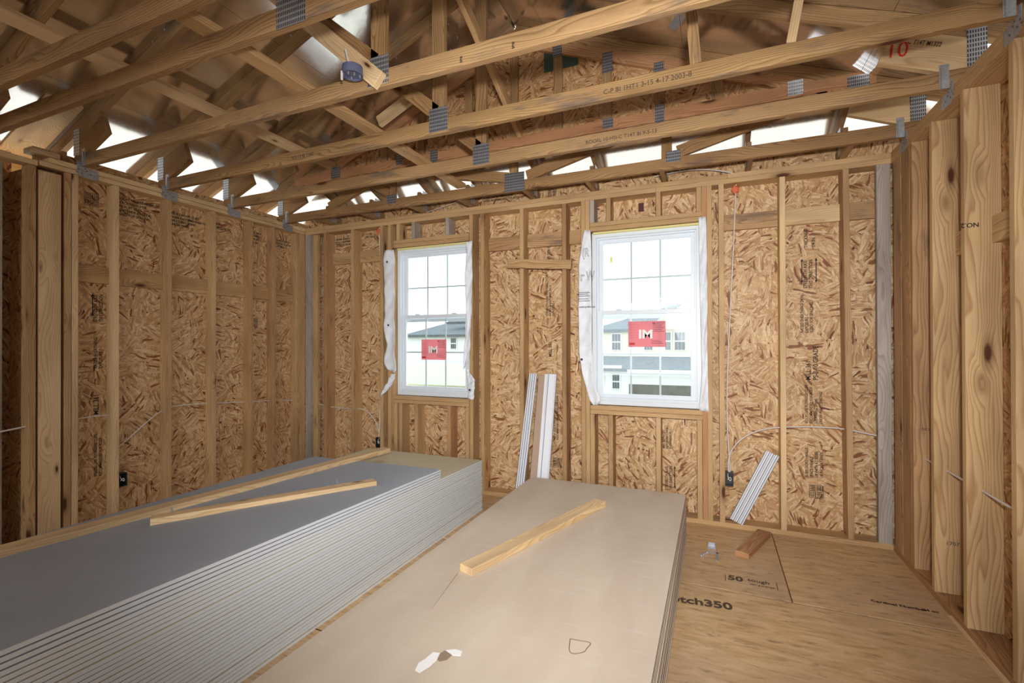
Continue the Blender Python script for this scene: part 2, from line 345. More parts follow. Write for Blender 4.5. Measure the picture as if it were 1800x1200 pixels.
def tube(name, pts, r, m, parent=None):
    c = bpy.data.curves.new(name, 'CURVE'); c.dimensions = '3D'; c.bevel_depth = r; c.bevel_resolution = 3; c.use_fill_caps = True
    sp = c.splines.new('NURBS'); sp.points.add(len(pts) - 1); sp.use_endpoint_u = True; sp.order_u = min(4, len(pts))
    o0 = Vector(pts[0])
    for i, q in enumerate(pts): v = Vector(q) - o0; sp.points[i].co = (v.x, v.y, v.z, 1)
    c.materials.append(m)
    tmp = bpy.data.objects.new(name, c); COL.objects.link(tmp)
    dg = bpy.context.evaluated_depsgraph_get(); me = bpy.data.meshes.new_from_object(tmp.evaluated_get(dg))
    bpy.data.objects.remove(tmp); bpy.data.curves.remove(c)
    o = bpy.data.objects.new(name, me); COL.objects.link(o)
    for pl in me.polygons: pl.use_smooth = True
    return finish(o, Matrix.Translation(o0), parent)
def lettering(text, loc, X, Y, size, m, parent, bold=0.0, name='lettering', outline=False, sx=1.0):
    c = bpy.data.curves.new(name, 'FONT'); c.body = text; c.size = size; c.offset = bold * size; c.extrude = 0.0006
    c.resolution_u = 3
    if outline: c.fill_mode = 'NONE'; c.extrude = 0; c.bevel_depth = 0.0012; c.bevel_resolution = 0
    tmp = bpy.data.objects.new(name, c); COL.objects.link(tmp)
    dg = bpy.context.evaluated_depsgraph_get(); me = bpy.data.meshes.new_from_object(tmp.evaluated_get(dg))
    bpy.data.objects.remove(tmp); bpy.data.curves.remove(c)
    me.materials.clear(); me.materials.append(m)
    o = bpy.data.objects.new(name, me); COL.objects.link(o)
    X = Vector(X).normalized(); Y = Vector(Y).normalized(); Z = X.cross(Y)
    M4 = Matrix((X * sx, Y, Z)).transposed().to_4x4(); M4.translation = loc
    return finish(o, M4, parent)

# room numbers (metres)
XL, XR, YB = -4.32, 1.14, 4.08          # inner faces of left, right, back framing
H1, HT = 2.696, 2.772                    # underside and top of the double top plate
P38 = 0.038
PITCHR = 0.395
def tcb(x):                              # underside of the roof truss top chord at x
    return 3.045 + PITCHR * (min(x - XL, XR - x))
DK = 0.0957                              # height of top chord measured vertically

# ------------------------------------------------------------------ floor
fl = struct('floor', 'tan tongue-and-groove subfloor panels with printed lettering')
seams_y = [-4.2, -1.83, -0.61, 0.61, 1.83, 3.045, 4.22]
xs = {0: [-5.2, -2.6, 0.2, 1.5], 1: [-5.2, -1.4, 1.5], 2: [-5.2, -2.6, -0.1, 1.5], 3: [-5.2, -1.4, 1.5], 4: [-5.2, -2.2, 1.5], 5: [-5.2, -2.0, 0.395, 1.5]}
for i in range(6):
    for a, b_ in zip(xs[i][:-1], xs[i][1:]):
        box('subfloor_panel', a + 0.003, b_ - 0.003, seams_y[i] + 0.006, seams_y[i + 1] - 0.006, -0.0055, 0.0, FLOOR, fl, 0.001)
box('subfloor_underlay', -5.2, 1.5, -4.2, 4.22, -0.05, -0.006, plain('seam_edge_board', srgb(96, 54, 30), 0.9), fl, 0)
lettering('otch350', (-0.235, 2.80, 0.0012), (1, 0.10, 0), (-0.1, 1, 0), 0.098, INKF, fl, 0.03, 'printed_lettering')
lettering('50', (0.07, 3.19, 0.0012), (1, -0.02, 0), (0.02, 1, 0), 0.085, INKF, fl, 0.03, 'printed_lettering')
lettering('tough', (0.18, 3.215, 0.0012), (1, -0.03, 0), (0.03, 1, 0), 0.052, INKF, fl, 0.01, 'printed_lettering')
lettering('year guarantee', (0.19, 3.17, 0.0012), (1, 0.0, 0), (0, 1, 0), 0.022, INKF, fl, 0.0, 'printed_lettering')
for x in (0.055, 0.335): box('printed_bracket', x, x + 0.004, 3.165, 3.25, 0.0002, 0.0012, INKF, fl, 0)
lettering('Cardinal Number', (0.80, 3.225, 0.0012), (1, -0.02, 0), (0.02, 1, 0), 0.035, BLACK, fl, 0.02, 'printed_lettering')
lettering('24 oc', (1.03, 3.225, 0.0012), (1, -0.02, 0), (0.02, 1, 0), 0.03, BLACK, fl, 0.02, 'printed_lettering')

# ------------------------------------------------------------------ back wall
wb = struct('wall_back', 'stud wall with two windows and strand board sheathing', (-1.6, YB, 0))
D2 = 0.14
ys0, ys1 = YB, YB + D2 - 0.001
W1 = (-3.085, -2.195); W2 = (-0.997, -0.088); WZ = (0.905, 2.42); WZ1 = (0.905, 2.448)
# sheathing around the two openings
for (a, b_, z0, z1) in ((-4.46, W1[0], 0.0, 2.90), (W1[0], W1[1], 0.0, WZ1[0]), (W1[0], W1[1], WZ1[1], 2.90), (W1[1], W2[0], 0.0, 2.90),
                        (W2[0], W2[1], 0.0, WZ[0]), (W2[0], W2[1], WZ[1], 2.90), (W2[1], 1.28, 0.0, 2.90)):
    box('sheathing_panel', a, b_, YB + D2, YB + D2 + 0.012, z0, z1 if z1 < 2.9 else 2.96, OSB, wb, 0)
board('bottom_plate', (XL, YB + D2 / 2, P38 / 2), (XR + 0.14, YB + D2 / 2, P38 / 2), (0, 1, 0), D2 - .001, P38, PINE, wb)
for z, brk in ((H1, -0.44), (H1 + P38, 0.1)):
    board('top_plate', (XL, YB + D2 / 2, z + P38 / 2), (brk, YB + D2 / 2, z + P38 / 2), (0, 1, 0), D2 - .001, P38 - .001, PINE, wb)
    board('top_plate', (brk + .001, YB + D2 / 2, z + P38 / 2), (XR + .14, YB + D2 / 2, z + P38 / 2), (0, 1, 0), D2 - .001, P38 - .001, PINE, wb)
for x, m_ in ((-4.045, PINED), (-3.655, PINE), (-3.262, PINE), (-2.068, PINE), (-1.66, PINE), (-1.25, PINED), (0.036, PINE), (0.458, PINEL)):
    vstud('stud', x, x + P38, ys0, ys1, P38, H1, m_, wb)
for x, m_ in ((-3.16, PINE), (-2.188, PINE), (-1.076, PINE), (-0.050, PINE)): vstud('stud', x, x + P38 - .001, ys0, ys1, P38, H1, m_, wb)
for x, z1, m_ in ((-3.122, 2.448, PINE), (-1.037, H1, PINE), (-0.088, H1, PINER)): vstud('stud', x, x + P38 - .001, ys0 + .001, ys1, P38, z1, m_, wb)
vstud('stud', 0.868, 0.868 + P38, ys0, ys1, P38, H1, PINED, wb, lean=0.010)
vstud('stud', XL + 0.001, -4.175, ys0 + 0.04, ys0 + 0.078, P38, H1, PINE, wb)
vstud('stud', XL + 0.001, -4.24, ys0, ys0 + 0.038, P38, H1, PINEG, wb)
vstud('stud', 1.058, 1.138, ys0, ys0 + 0.038, P38, H1, PINEG, wb)
# headers, sills, cripples
for (a, b_), zt in ((W2, WZ[1]), (W1, WZ1[1])):
    for k in range(2): board('header', (a, YB + D2 / 2, zt + .002 + P38 * (k + .5)), (b_, YB + D2 / 2, zt + .002 + P38 * (k + .5)), (0, 1, 0), D2 - .002, P38 - .002, PINE, wb)
    for k in range(2): board('sill_plate', (a, YB + D2 / 2, 0.905 - P38 * (k + .5)), (b_, YB + D2 / 2, 0.905 - P38 * (k + .5)), (0, 1, 0), D2 - .002, P38 - .002, PINE, wb)
for x, m_ in ((-0.997, PINEG), (-0.853, PINE), (-0.44, PINE), (-0.127, PINED)): vstud('cripple_stud', x, x + P38, ys0 + .002, ys1, WZ[1] + .078, H1, m_, wb)
for x, m_ in ((-3.05, PINE), (-2.86, PINEG), (-2.46, PINEG)): vstud('cripple_stud', x, x + P38, ys0 + .002, ys1, WZ1[1] + .078, H1, m_, wb)
for x, m_ in ((-0.997, PINE), (-0.84, PINED), (-0.446, PINE), (-0.128, PINE)): vstud('cripple_stud', x, x + P38, ys0 + .002, ys1, P38, 0.828, m_, wb)
for x, m_ in ((-3.083, PINE), (-3.02, PINED), (-2.83, PINE), (-2.44, PINER), (-2.234, PINE)): vstud('cripple_stud', x, x + P38, ys0 + .002, ys1, P38, 0.828, m_, wb)
for a, b_, m_ in ((-4.17, -4.045, PINED), (-4.007, -3.655, PINE), (-3.617, -3.262, PINE), (-2.03, -1.66, PINED), (-1.622, -1.25, PINED), (-1.212, -1.076, PINED), (0.074, 0.458, PINED), (0.496, 0.862, PINEL), (0.906, 1.138, PINED)):
    board('blocking', (a + .001, YB + D2 - 0.020, 2.41), (b_ - .001, YB + D2 - 0.020, 2.41), (0, 0, 1), 0.125, 0.037, m_, wb)
box('dark_strand_patch', -0.60, -0.555, YB + D2 - 0.0012, YB + D2 - 0.0002, 2.585, 2.66, plain('dark_strand', srgb(84, 42, 32), 0.7), wb, 0)

def maze_logo(loc, X, Z, size, m, parent):
    """square stamp of short bars in four fields"""
    X = Vector(X); Z = Vector(Z); nrm = X.cross(Z)
    bm = bmesh.new(); s = size; th = s * 0.07
    bars = []
    for k in range(4): bars.append((0.06, 0.52 + k * 0.12, 0.46, 0.52 + k * 0.12 + .055))
    for k in range(4): bars.append((0.54 + k * 0.12, 0.52, 0.54 + k * 0.12 + .055, 0.94))
    for k in range(4): bars.append((0.06 + k * 0.12, 0.04, 0.06 + k * 0.12 + .055, 0.46))
    for k in range(4): bars.append((0.54, 0.04 + k * 0.12, 0.94, 0.04 + k * 0.12 + .055))
    bars += [(0, -.02, .03, .98), (0.97, -.02, 1.0, .98), (0, -.05, 1, -.02), (0, .97, 1, 1.0)]
    for x0, z0, x1, z1 in bars:
        vs = [bm.verts.new(X * (x * s) + Z * (z * s)) for x, z in ((x0, z0), (x1, z0), (x1, z1), (x0, z1))]
        bm.faces.new(vs)
    return mesh_obj('printed_logo', bm, m, Matrix.Translation(loc), parent)
def arrow(loc, X, Z, ln, m, parent):
    X = Vector(X); Z = Vector(Z); bm = bmesh.new(); w_ = 0.003
    def q(ps): bm.faces.new([bm.verts.new(X * a + Z * b_) for a, b_ in ps])
    q([(-w_, 0.02), (w_, 0.02), (w_, ln - 0.02), (-w_, ln - 0.02)]); q([(-.009, .022), (0, 0), (.009, .022)]); q([(-.009, ln - .022), (.009, ln - .022), (0, ln)])
    return mesh_obj('printed_arrow', bm, m, Matrix.Translation(loc), parent)
yT = YB + D2 - 0.0015
def vtext(x, z0, lines, size, parent, gap=1.0, ax='back', m=None):
    """lines of print read from below upwards"""
    for k, s in enumerate(lines):
        if ax == 'back': lettering(s, (x + k * size * 1.05 * gap, yT, z0), (0, 0, 1), (-1, 0, 0), size, m or BLACK, parent, 0.015, 'printed_lettering', sx=0.85)
        else: lettering(s, (XLS + 0.0015, x + k * size * 1.05 * gap, z0), (0, 0, 1), (0, -1, 0), size, m or BLACK, parent, 0.015, 'printed_lettering', sx=0.85)
def htext(x, z0, lines, size, parent, ax='back', slope=0.0):
    for k, s in enumerate(lines):
        z = z0 - k * size * 1.05
        if ax == 'back': lettering(s, (x, yT, z), (1, 0, slope), (-slope, 0, 1), size, BLACK, parent, 0.015, 'printed_lettering', sx=0.85)
        else: lettering(s, (XLS + 0.0015, x, z), (0, 1, slope), (0, -slope, 1), size, BLACK, parent, 0.015, 'printed_lettering', sx=0.85)
vtext(0.66, 2.17, ['THICKNESS', '1/4 IN.'], 0.034, wb, 1.4)
vtext(0.655, 1.86, ['STRENGTH AXIS', 'THIS DIRECTION'], 0.034, wb)
arrow((0.622, yT, 1.90), (1, 0, 0), (0, 0, 1), 0.19, BLACK, wb); arrow((0.715, yT, 1.90), (1, 0, 0), (0, 0, 1), 0.19, BLACK, wb)
vtext(0.63, 1.52, ['RATED SHEATHING 24/16', 'EXPOSURE 1', 'SIZED FOR SPACING'], 0.03, wb)
vtext(0.675, 1.16, ['MILL 361', 'PS-2-10 GRADE'], 0.046, wb)
vtext(0.655, 0.83, ['ROOF - USE PLYWOOD CLIPS', 'RECOMMENDED FOR ROOF', 'SHEATHING SPANS', 'UNDER PANEL SPACING'], 0.026, wb, 1.15)
vtext(0.655, 0.42, ['SUBFLOORS / WALLS', 'SPACE PANELS', '1/8 INCH AT SIDES', '1/8 INCH AT ENDS'], 0.028, wb, 1.1)
maze_logo((0.66, yT, 0.27), (1, 0, 0), (0, 0, 1), 0.095, BLACK, wb)
vtext(-1.41, 2.20, ['THIS SIDE DOWN'], 0.036, wb)
vtext(-1.43, 1.70, ['STRENGTH AXIS THIS DIRECTION', 'RATED SHEATHING 24/16', 'EXPOSURE 1'], 0.03, wb)
vtext(-1.395, 1.32, ['MILL 361'], 0.044, wb)
vtext(-1.36, 0.55, ['ROOF - USE PLYWOOD CLIPS / SUBFLOORS', 'RECOMMENDED SPACE PANELS 1/8 INCH'], 0.026, wb)
maze_logo((-1.385, yT, 0.30), (1, 0, 0), (0, 0, 1), 0.085, BLACK, wb)
vtext(-0.39, 0.55, ['MILL 361 RATED', 'EXPOSURE 1 24/16', 'SHEATHING PS 2'], 0.026, wb)
vtext(-0.365, 0.20, ['STRENGTH AXIS', 'THIS DIRECTION'], 0.032, wb); arrow((-0.42, yT, 0.22), (1, 0, 0), (0, 0, 1), 0.19, BLACK, wb); arrow((-0.31, yT, 0.22), (1, 0, 0), (0, 0, 1), 0.19, BLACK, wb)
htext(-3.99, 2.63, ['ROOFS / SUBFLOORS', 'SPACE PANELS AT ENDS', 'SIZED FOR SPACING'], 0.03, wb)
htext(-3.57, 2.655, ['1 1/2 IN.', 'JOIST 24 OC'], 0.03, wb)
htext(-2.10, 2.875, ['ROOF - USE PLYWOOD CLIPS', 'WHEN RECOMMENDED FOR ROOF'], 0.028, wb)
htext(-2.95, 2.86, ['SHEATHING SPANS PLYWOOD', 'UNDER FLOOR SPACING'], 0.03, wb)
maze_logo((-1.43, yT, 2.80), (1, 0, 0), (0, 0, 1), 0.085, BLACK, wb)

# ------------------------------------------------------------------ left wall
XLS = XL - 0.10                          # face of left sheathing
wl = struct('wall_left', 'long stud wall with strand board sheathing', (XL, 2, 0))
bm = bmesh.new(); add_box(bm, XLS - 0.012, XLS, 1.75, 4.22, 0, 2.85)
mesh_obj('sheathing_panel', bm, OSB, None, wl)
bm = bmesh.new(); add_box(bm, XLS - 0.32, XLS - 0.30, -4.2, 1.75, 0, 2.85); add_box(bm, XLS - 0.30, XLS, 1.738, 1.75, 0, 2.70)
mesh_obj('sheathing_panel', bm, OSB, None, wl)
board('bottom_plate', (XL - .05, 1.9, P38 / 2), (XL - .05, 4.08, P38 / 2), (1, 0, 0), 0.099, P38, PINE, wl)
board('bottom_plate', (XL - .05, -4.2, P38 / 2), (XL - .05, 1.74, P38 / 2), (1, 0, 0), 0.099, P38, PINE, wl)
board('top_plate', (XL - .05, 1.745, H1 + P38 / 2), (XL - .05, 4.08, H1 + P38 / 2), (1, 0, 0), 0.099, P38 - .006, PINEL, wl)
board('top_plate', (XL - .05, 1.80, H1 + P38 * 1.5), (XL - .05, 4.08, H1 + P38 * 1.5), (1, 0, 0), 0.099, P38 - .001, PINEL, wl)
board('top_plate', (XL - .05, -4.2, H1 + .012), (XL - .05, 1.738, H1 + .012), (1, 0, 0), 0.099, P38 - .001, PINEL, wl)
board('plate_block', (XL - .05, 1.70, HT + .022), (XL - .05, 1.86, HT + .022), (1, 0, 0), 0.099, P38, PINEL, wl)
board('plate_block', (XL - .13, 1.90, HT + .03), (XL - .13, 1.93, HT + .03), (0, 0, 1), 0.13, 0.12, PINED, wl)
for y, m_ in ((1.928, PINEL), (2.190, PINEL), (2.585, PINE), (2.982, PINE), (3.372, PINE), (3.650, PINED)):
    vstud('stud', XLS + .001, XL, y, y + P38, P38, H1, m_, wl)
vstud('stud', XLS + .001, XL, 1.886, 1.886 + P38, P38, H1, PINE, wl)
vstud('stud', XLS + .001, XL, 3.96, 4.00, P38, H1, PINE, wl)
vstud('stud', XL - 0.038, XL - .001, 4.001, 4.075, P38, H1, PINE, wl)
vstud('stud', XL - P38, XL - .001, 1.743, 1.866, P38, 2.665, PINEL, wl)
vstud('red_edged_strip', XLS + .01, XL - .02, 1.868, 1.884, 2.03, 2.69, REDW, wl)
vstud('stud', XLS + .001, XL, 1.690, 1.728, P38, H1 - .01, PINE, wl)
vstud('stud', XLS - 0.19, XLS - .08, 1.30, 1.338, P38, H1 - .01, PINED, wl)
vstud('stud', XLS - 0.05, XLS - .012, 1.40, 1.60, P38, H1 - .01, PINEG, wl)
vstud('stud', XLS - 0.05, XLS - .012, 1.15, 1.39, P38, H1 - .01, PINED, wl)
for a, b_, m_ in ((1.966, 2.19, PINE), (2.228, 2.585, PINE), (2.623, 2.982, PINE), (3.02, 3.372, PINE), (3.41, 3.65, PINED), (3.688, 3.96, PINE)):
    board('blocking', (XLS + 0.020, a + .001, 1.985), (XLS + 0.020, b_ - .001, 1.985), (0, 0, 1), 0.13, 0.037, m_, wl)
maze_logo((XLS + .0015, 2.045, 2.52), (0, 1, 0), (0, 0, 1), 0.095, BLACK, wl)
htext(2.27, 2.62, ['ROOFS / WALLS / SUBFLOORS', 'SPACE PANELS 1/8', 'INCH AT SIDES', 'AND ENDS AT 24 OC', 'SIZED FOR SPACING'], 0.030, wl, 'left')
htext(2.67, 2.60, ['USE PLYWOOD CLIPS', 'WHEN RECOMMENDED FOR ROOF', 'SHEATHING SPANS', 'UNDER PANEL'], 0.030, wl, 'left')
htext(3.07, 2.60, ['24 IN.', 'JOISTS 16 OC'], 0.034, wl, 'left')
htext(3.43, 2.60, ['RATED 24/16', 'SHEATHING', 'EXPOSURE 1', 'SIZED 361'], 0.032, wl, 'left')
htext(3.73, 2.58, ['24/16 SHEATHING', 'SIZED FOR SPACING', 'PS-2-10 MILL'], 0.032, wl, 'left')
maze_logo((XLS + .0015, 3.445, 1.62), (0, 1, 0), (0, 0, 1), 0.095, BLACK, wl)
vtext(2.13, 1.62, ['STRENGTH AXIS', 'THIS DIRECTION'], 0.034, wl, 1.0, 'left'); arrow((XLS + .0015, 2.10, 1.66), (0, 1, 0), (0, 0, 1), 0.18, BLACK, wl)
vtext(2.13, 1.26, ['RATED SHEATHING', 'EXPOSURE 1'], 0.032, wl, 1.0, 'left')
vtext(2.14, 0.90, ['MILL 361'], 0.05, wl, 1.0, 'left')
vtext(2.13, 0.42, ['SPACES - USE PLYWOOD CLIPS', 'RECOMMENDED FOR ROOF'], 0.028, wl, 1.1, 'left')
vtext(3.45, 0.75, ['ROOF - USE PLYWOOD CLIPS / SUBFLOORS', 'MILL 361 SPACE PANELS 1/8 INCH'], 0.03, wl, 1.1, 'left')
vtext(3.45, 1.12, ['RATED 24/16 SHEATHING'], 0.03, wl, 1.1, 'left')

# ------------------------------------------------------------------ right wall
wr = struct('wall_right', 'stud wall of wide boards beside the camera', (XR, 2, 0))
box('sheathing_panel', XR + 0.14, XR + 0.152, -4.2, 4.22, 0, 2.84, OSBG, wr, 0)
board('bottom_plate', (XR + .07, -4.2, P38 / 2), (XR + .07, 4.075, P38 / 2), (1, 0, 0), 0.139, P38, PINED, wr)
for z in (H1, H1 + P38): board('top_plate', (XR + .07, -4.2, z + P38 / 2), (XR + .07, 4.078, z + P38 / 2), (1, 0, 0), 0.139, P38 - .001, PINE, wr)
for y, m_ in ((2.605, PINE), (3.029, PINE), (3.404, PINE), (3.700, PINED), (2.225, PINE), (1.82, PINE), (1.42, PINE), (1.0, PINE), (0.6, PINE), (0.2, PINE), (-0.2, PINE)):
    vstud('stud', XR, XR + 0.139, y, y + P38, P38, H1, m_, wr)
vstud('stud', XR, XR + P38, 3.742, 3.885, P38, H1, PINED, wr); vstud('stud', XR, XR + P38, 3.892, 4.035, P38, H1, PINED, wr)
for a, b_ in ((2.646, 3.027), (3.070, 3.402), (2.266, 2.603)):
    board('blocking', (XR + .12, a, 1.99), (XR + .12, b_, 1.99), (0, 0, 1), 0.13, 0.037, PINE, wr)
board('floor_strip', (XR - .02, 1.2, .006), (XR - .003, 3.2, .006), (1, 0, 0), 0.02, 0.012, PINEL, wr)
lettering('NO.2', (XR + .055, 3.0285, 2.03), (-1, 0, 0), (0, 0, -1), 0.03, BLACK, wr, 0.02, 'printed_lettering')
lettering('1707', (XR + .05, 3.4035, 0.31), (1, 0, 0), (0, 0, 1), 0.03, INKF, wr, 0.0, 'printed_lettering')
lettering('NO.2', (XR + .04, 3.6995, 0.90), (1, 0, 0), (0, 0, 1), 0.024, INKF, wr, 0.0, 'printed_lettering')

# rear wall with wide openings for daylight (behind the camera)
wk = struct('wall_rear', 'stud wall behind the camera', (-1.6, -4.2, 0))
bm = bmesh.new(); add_box(bm, -5.2, 1.3, -4.24, -4.2, 0, 0.6); add_box(bm, -5.2, 1.3, -4.24, -4.2, 2.5, 4.3); add_box(bm, -5.2, -3.6, -4.24, -4.2, .6, 2.5)
mesh_obj('sheathing_panel', bm, OSB, None, wk)

# ------------------------------------------------------------------ roof deck
ce = struct('ceiling', 'foil-faced roof decking above the trusses', (-1.6, 1, 3.1))
RX = (XL + XR) / 2
def dz(x): return 3.142 + PITCHR * min(x - XL, XR - x)
def slab(pts, name='roof_deck'):
    bm = bmesh.new(); a = [bm.verts.new(q) for q in pts]; b_ = [bm.verts.new((q[0], q[1], q[2] + .013)) for q in pts]
    n = len(pts); bm.faces.new(a); bm.faces.new(b_[::-1])
    for i in range(n): bm.faces.new((a[(i + 1) % n], a[i], b_[i], b_[(i + 1) % n]))
    bmesh.ops.recalc_face_normals(bm, faces=bm.faces[:])
    return mesh_obj(name, bm, FOIL, None, ce)
# decking sheets laid across the trusses, one above another up the slope
ye = 0.62
def strip(x0, x1, ya, yb): slab([(x0, ya, dz(x0)), (x1, ya, dz(x1)), (x1, yb, dz(x1)), (x0, yb, dz(x0))])
xsl = [XL + 0.24, XL + 1.35, XL + 2.45, RX]
for k in range(3):
    brk = (1.4, 0.2, 1.9)[k]
    strip(xsl[k], xsl[k + 1] - .002, -4.2, brk); strip(xsl[k], xsl[k + 1] - .002, brk, 3.84)
    strip(XR - (xsl[k + 1] - XL) + .002, XR - (xsl[k] - XL), -4.2, brk); strip(XR - (xsl[k + 1] - XL) + .002, XR - (xsl[k] - XL), brk, 3.84)
x0, x1 = XL - ye, XL + 0.238
slab([(x0, -4.2, dz(x0)), (x1, -4.2, dz(x1)), (x1, 3.842, dz(x1)), (x0, 4.08 + ye, dz(x0))])
x0, x1 = XR + ye, XR - 0.238
slab([(x0, -4.2, dz(x0)), (x1, -4.2, dz(x1)), (x1, 3.842, dz(x1)), (x0, 4.08 + ye, dz(x0))])
slab([(XL - ye, 4.08 + ye, dz(XL - ye)), (XL + .238, 3.842, dz(XL + .238)), (XR - .238, 3.842, dz(XR - .238)), (XR + ye, 4.08 + ye, dz(XR + ye))])
for nm, xa in (('left', XL - ye), ('right', XR + ye - .02)):  # boards added along the open eaves to cut the bright glow
    board('fascia', (xa + .01, -4.2, dz(XL - ye) - .07), (xa + .01, 4.69, dz(XL - ye) - .07), (0, 0, 1), .14, .02, PINEL, ce)
board('fascia', (XL - ye, 4.08 + ye, dz(XL - ye) - .07), (XR + ye, 4.08 + ye, dz(XL - ye) - .07), (0, 0, 1), .14, .02, PINEL, ce)  # back eave board, also added to cut the glow
for fx in ((XL - ye, RX), (XR + ye, RX)):
    xa, xb = fx; q = [(xa, -4.2, dz(xa) + .02), (xb, -4.2, dz(xb) + .02), (xb, 3.84, dz(xb) + .02), (xa, 3.84, dz(xa) + .02)]
    o = slab(q, 'roof_light_seal'); o.data.materials.clear(); o.data.materials.append(BLACKBOX)  # unseen sheet added above the deck to stop sky light leaking through
o = slab([(XL - ye + .03, 1.74, dz(XL - ye + .03) - .016), (XL + .10, 1.74, dz(XL + .10) - .016), (XL + .10, 1.95, dz(XL + .10) - .016), (XL - ye + .03, 1.95, dz(XL - ye + .03) - .016)], 'plywood_strip')
o.data.materials.clear(); o.data.materials.append(PINEL)
box('eave_light_blocker', XL - ye + .02, XL - .15, -4.2, 1.42, 2.84, 2.85, PINEL, ce)  # added panel closing the near left eave to keep outside light out
# shiny nail points poking through
bm = bmesh.new()
for k in range(90):
    x = random.uniform(XL + .1, XR - .1); y = random.uniform(1.75, 3.7)
    z = dz(x); s = 0.003; h = 0.015
    dxx = random.uniform(-.006, .006)
    s = random.uniform(.0025, .0045)
    vs = [bm.verts.new((x + s * math.cos(a), y + s * math.sin(a), z)) for a in (0, 2.1, 4.2)]; tp = bm.verts.new((x + dxx, y, z - h))
    for i in range(3): bm.faces.new((vs[i], vs[(i + 1) % 3], tp))
npt = mesh_obj('nail_points', bm, STEEL, None, ce); npt['kind'] = 'stuff'

# ------------------------------------------------------------------ windows
def window(n, x0, x1, z0, z1):
    wi = struct('window_%d' % n, None, ((x0 + x1) / 2, 4.17, z0))
    yf = 4.15
    x0 += .004; x1 -= .004; z0 += .004; z1 -= .006
    def ring(name, a, b_, c, d, wd, ya, yb, m, par):
        bm = bmesh.new(); cx, cz = (a + b_) / 2, (c + d) / 2
        for q in ((a, a + wd, c, d), (b_ - wd, b_, c, d), (a + wd, b_ - wd, c, c + wd), (a + wd, b_ - wd, d - wd, d)):
            add_box(bm, q[0] - cx, q[1] - cx, ya - yf, yb - yf, q[2] - cz, q[3] - cz)
        return mesh_obj(name, bm, m, Matrix.Translation((cx, yf, cz)), par, 0.002)
    fr = ring('window_frame', x0, x1, z0, z1, 0.038, yf - .01, yf + .085, VINYL, wi)
    ring('frame_stop', x0 + .038, x1 - .038, z0 + .038, z1 - .038, 0.014, yf + .02, yf + .085, VINYL, fr)
    box('window_sill', x0 + .038, x1 - .038, yf - .008, yf + .03, z0 + .038, z0 + .062, VINYL, wi, .002)
    zm = (z0 + z1) / 2 + 0.035
    for nm, za, zb, yy in (('upper_sash', zm - .036, z1 - .05, yf + .058), ('lower_sash', z0 + .058, zm + .036, yf + .022)):
        sa = ring(nm, x0 + .05, x1 - .05, za, zb, 0.036, yy, yy + .030, VINYL, wi)
        box('glass_pane', x0 + .084, x1 - .084, yy + .012, yy + .016, za + .034, zb - .034, GLASS, sa, 0)
        iw = (x1 - x0 - .172) / 3; ih = (za + zb) / 2
        bm = bmesh.new()
        for k in (1, 2): xx = x0 + .086 + iw * k; add_box(bm, xx - .008, xx + .008, yy + .017, yy + .022, za + .036, zb - .036)
        add_box(bm, x0 + .086, x1 - .086, yy + .0175, yy + .0215, ih - .008, ih + .008)
        mesh_obj('muntin_grid', bm, VINYL, None, sa)
        if nm == 'lower_sash':
            for k in (.25, .75): box('sash_lock', x0 + (x1 - x0) * k - .025, x0 + (x1 - x0) * k + .025, yy + .002, yy + .03, zb, zb + .012, VINYL, sa, .003)
    return wi, zm
wi1, zm1 = window(1, W1[0], W1[1], WZ1[0], WZ1[1])
wi2, zm2 = window(2, W2[0], W2[1], WZ[0], WZ[1])
def sticker(wi, x0, x1, z0, z1):
    y = 4.1745
    st = box('red_window_sticker', x0, x1, y, y + .001, z0, z1, FILM, wi, 0); w_ = x1 - x0; h = z1 - z0
    f = y - .0008
    lettering('IM', (x0 + w_ * .28, f, z0 + h * .34), (1, 0, 0), (0, 0, 1), h * .46, STICKW, st, 0.035, 'sticker_lettering', sx=1.15)
    for k in range(6): box('sticker_print', x0 + w_ * .03, x0 + w_ * (.30 - .03 * (k % 3)), f - .0004, f, z1 - h * (.14 + .1 * k), z1 - h * (.132 + .1 * k), RED, st, 0)
    for k in range(7): box('sticker_print', x0 + w_ * (.66 + .02 * (k % 2)), x0 + w_ * (.97 - .03 * (k % 3)), f - .0004, f, z1 - h * (.075 + .055 * k), z1 - h * (.063 + .055 * k), BLACK, st, 0)
    for k in range(3): box('sticker_print', x0 + w_ * .62, x0 + w_ * (.95 - .06 * k), f - .0004, f, z0 + h * (.13 + .06 * k), z0 + h * (.14 + .06 * k), BLACK, st, 0)
    box('sticker_print', x0 + w_ * .03, x0 + w_ * .18, f - .0004, f, z0 + h * .08, z0 + h * .16, REDPAINT, st, 0)
    lettering('Q', (x0 + w_ * .66, f, z1 - h * .12), (1, 0, 0), (0, 0, 1), h * .10, BLACK, st, 0.03, 'sticker_lettering')
sticker(wi2, -0.685, -0.375, 1.413, 1.633)
sticker(wi1, -2.805, -2.505, 1.28, 1.49)
box('yellow_tape_tab', -0.845, -0.825, 4.205, 4.206, 2.16, 2.21, plain('yellow_tape', srgb(222, 226, 120), .6), wi2, 0)
for wi, (a, b_), zt in ((wi1, W1, WZ1[1]), (wi2, W2, WZ[1])):
    box('foam_strip', a + .02, b_ - .01, YB + .03, YB + .09, zt - .018, zt - .001, plain('cream_foam', srgb(226, 216, 150), .8), wi, .002)
wi1['label'] = 'left white sash window with red IM sticker'; wi2['label'] = 'right white sash window with red IM sticker'

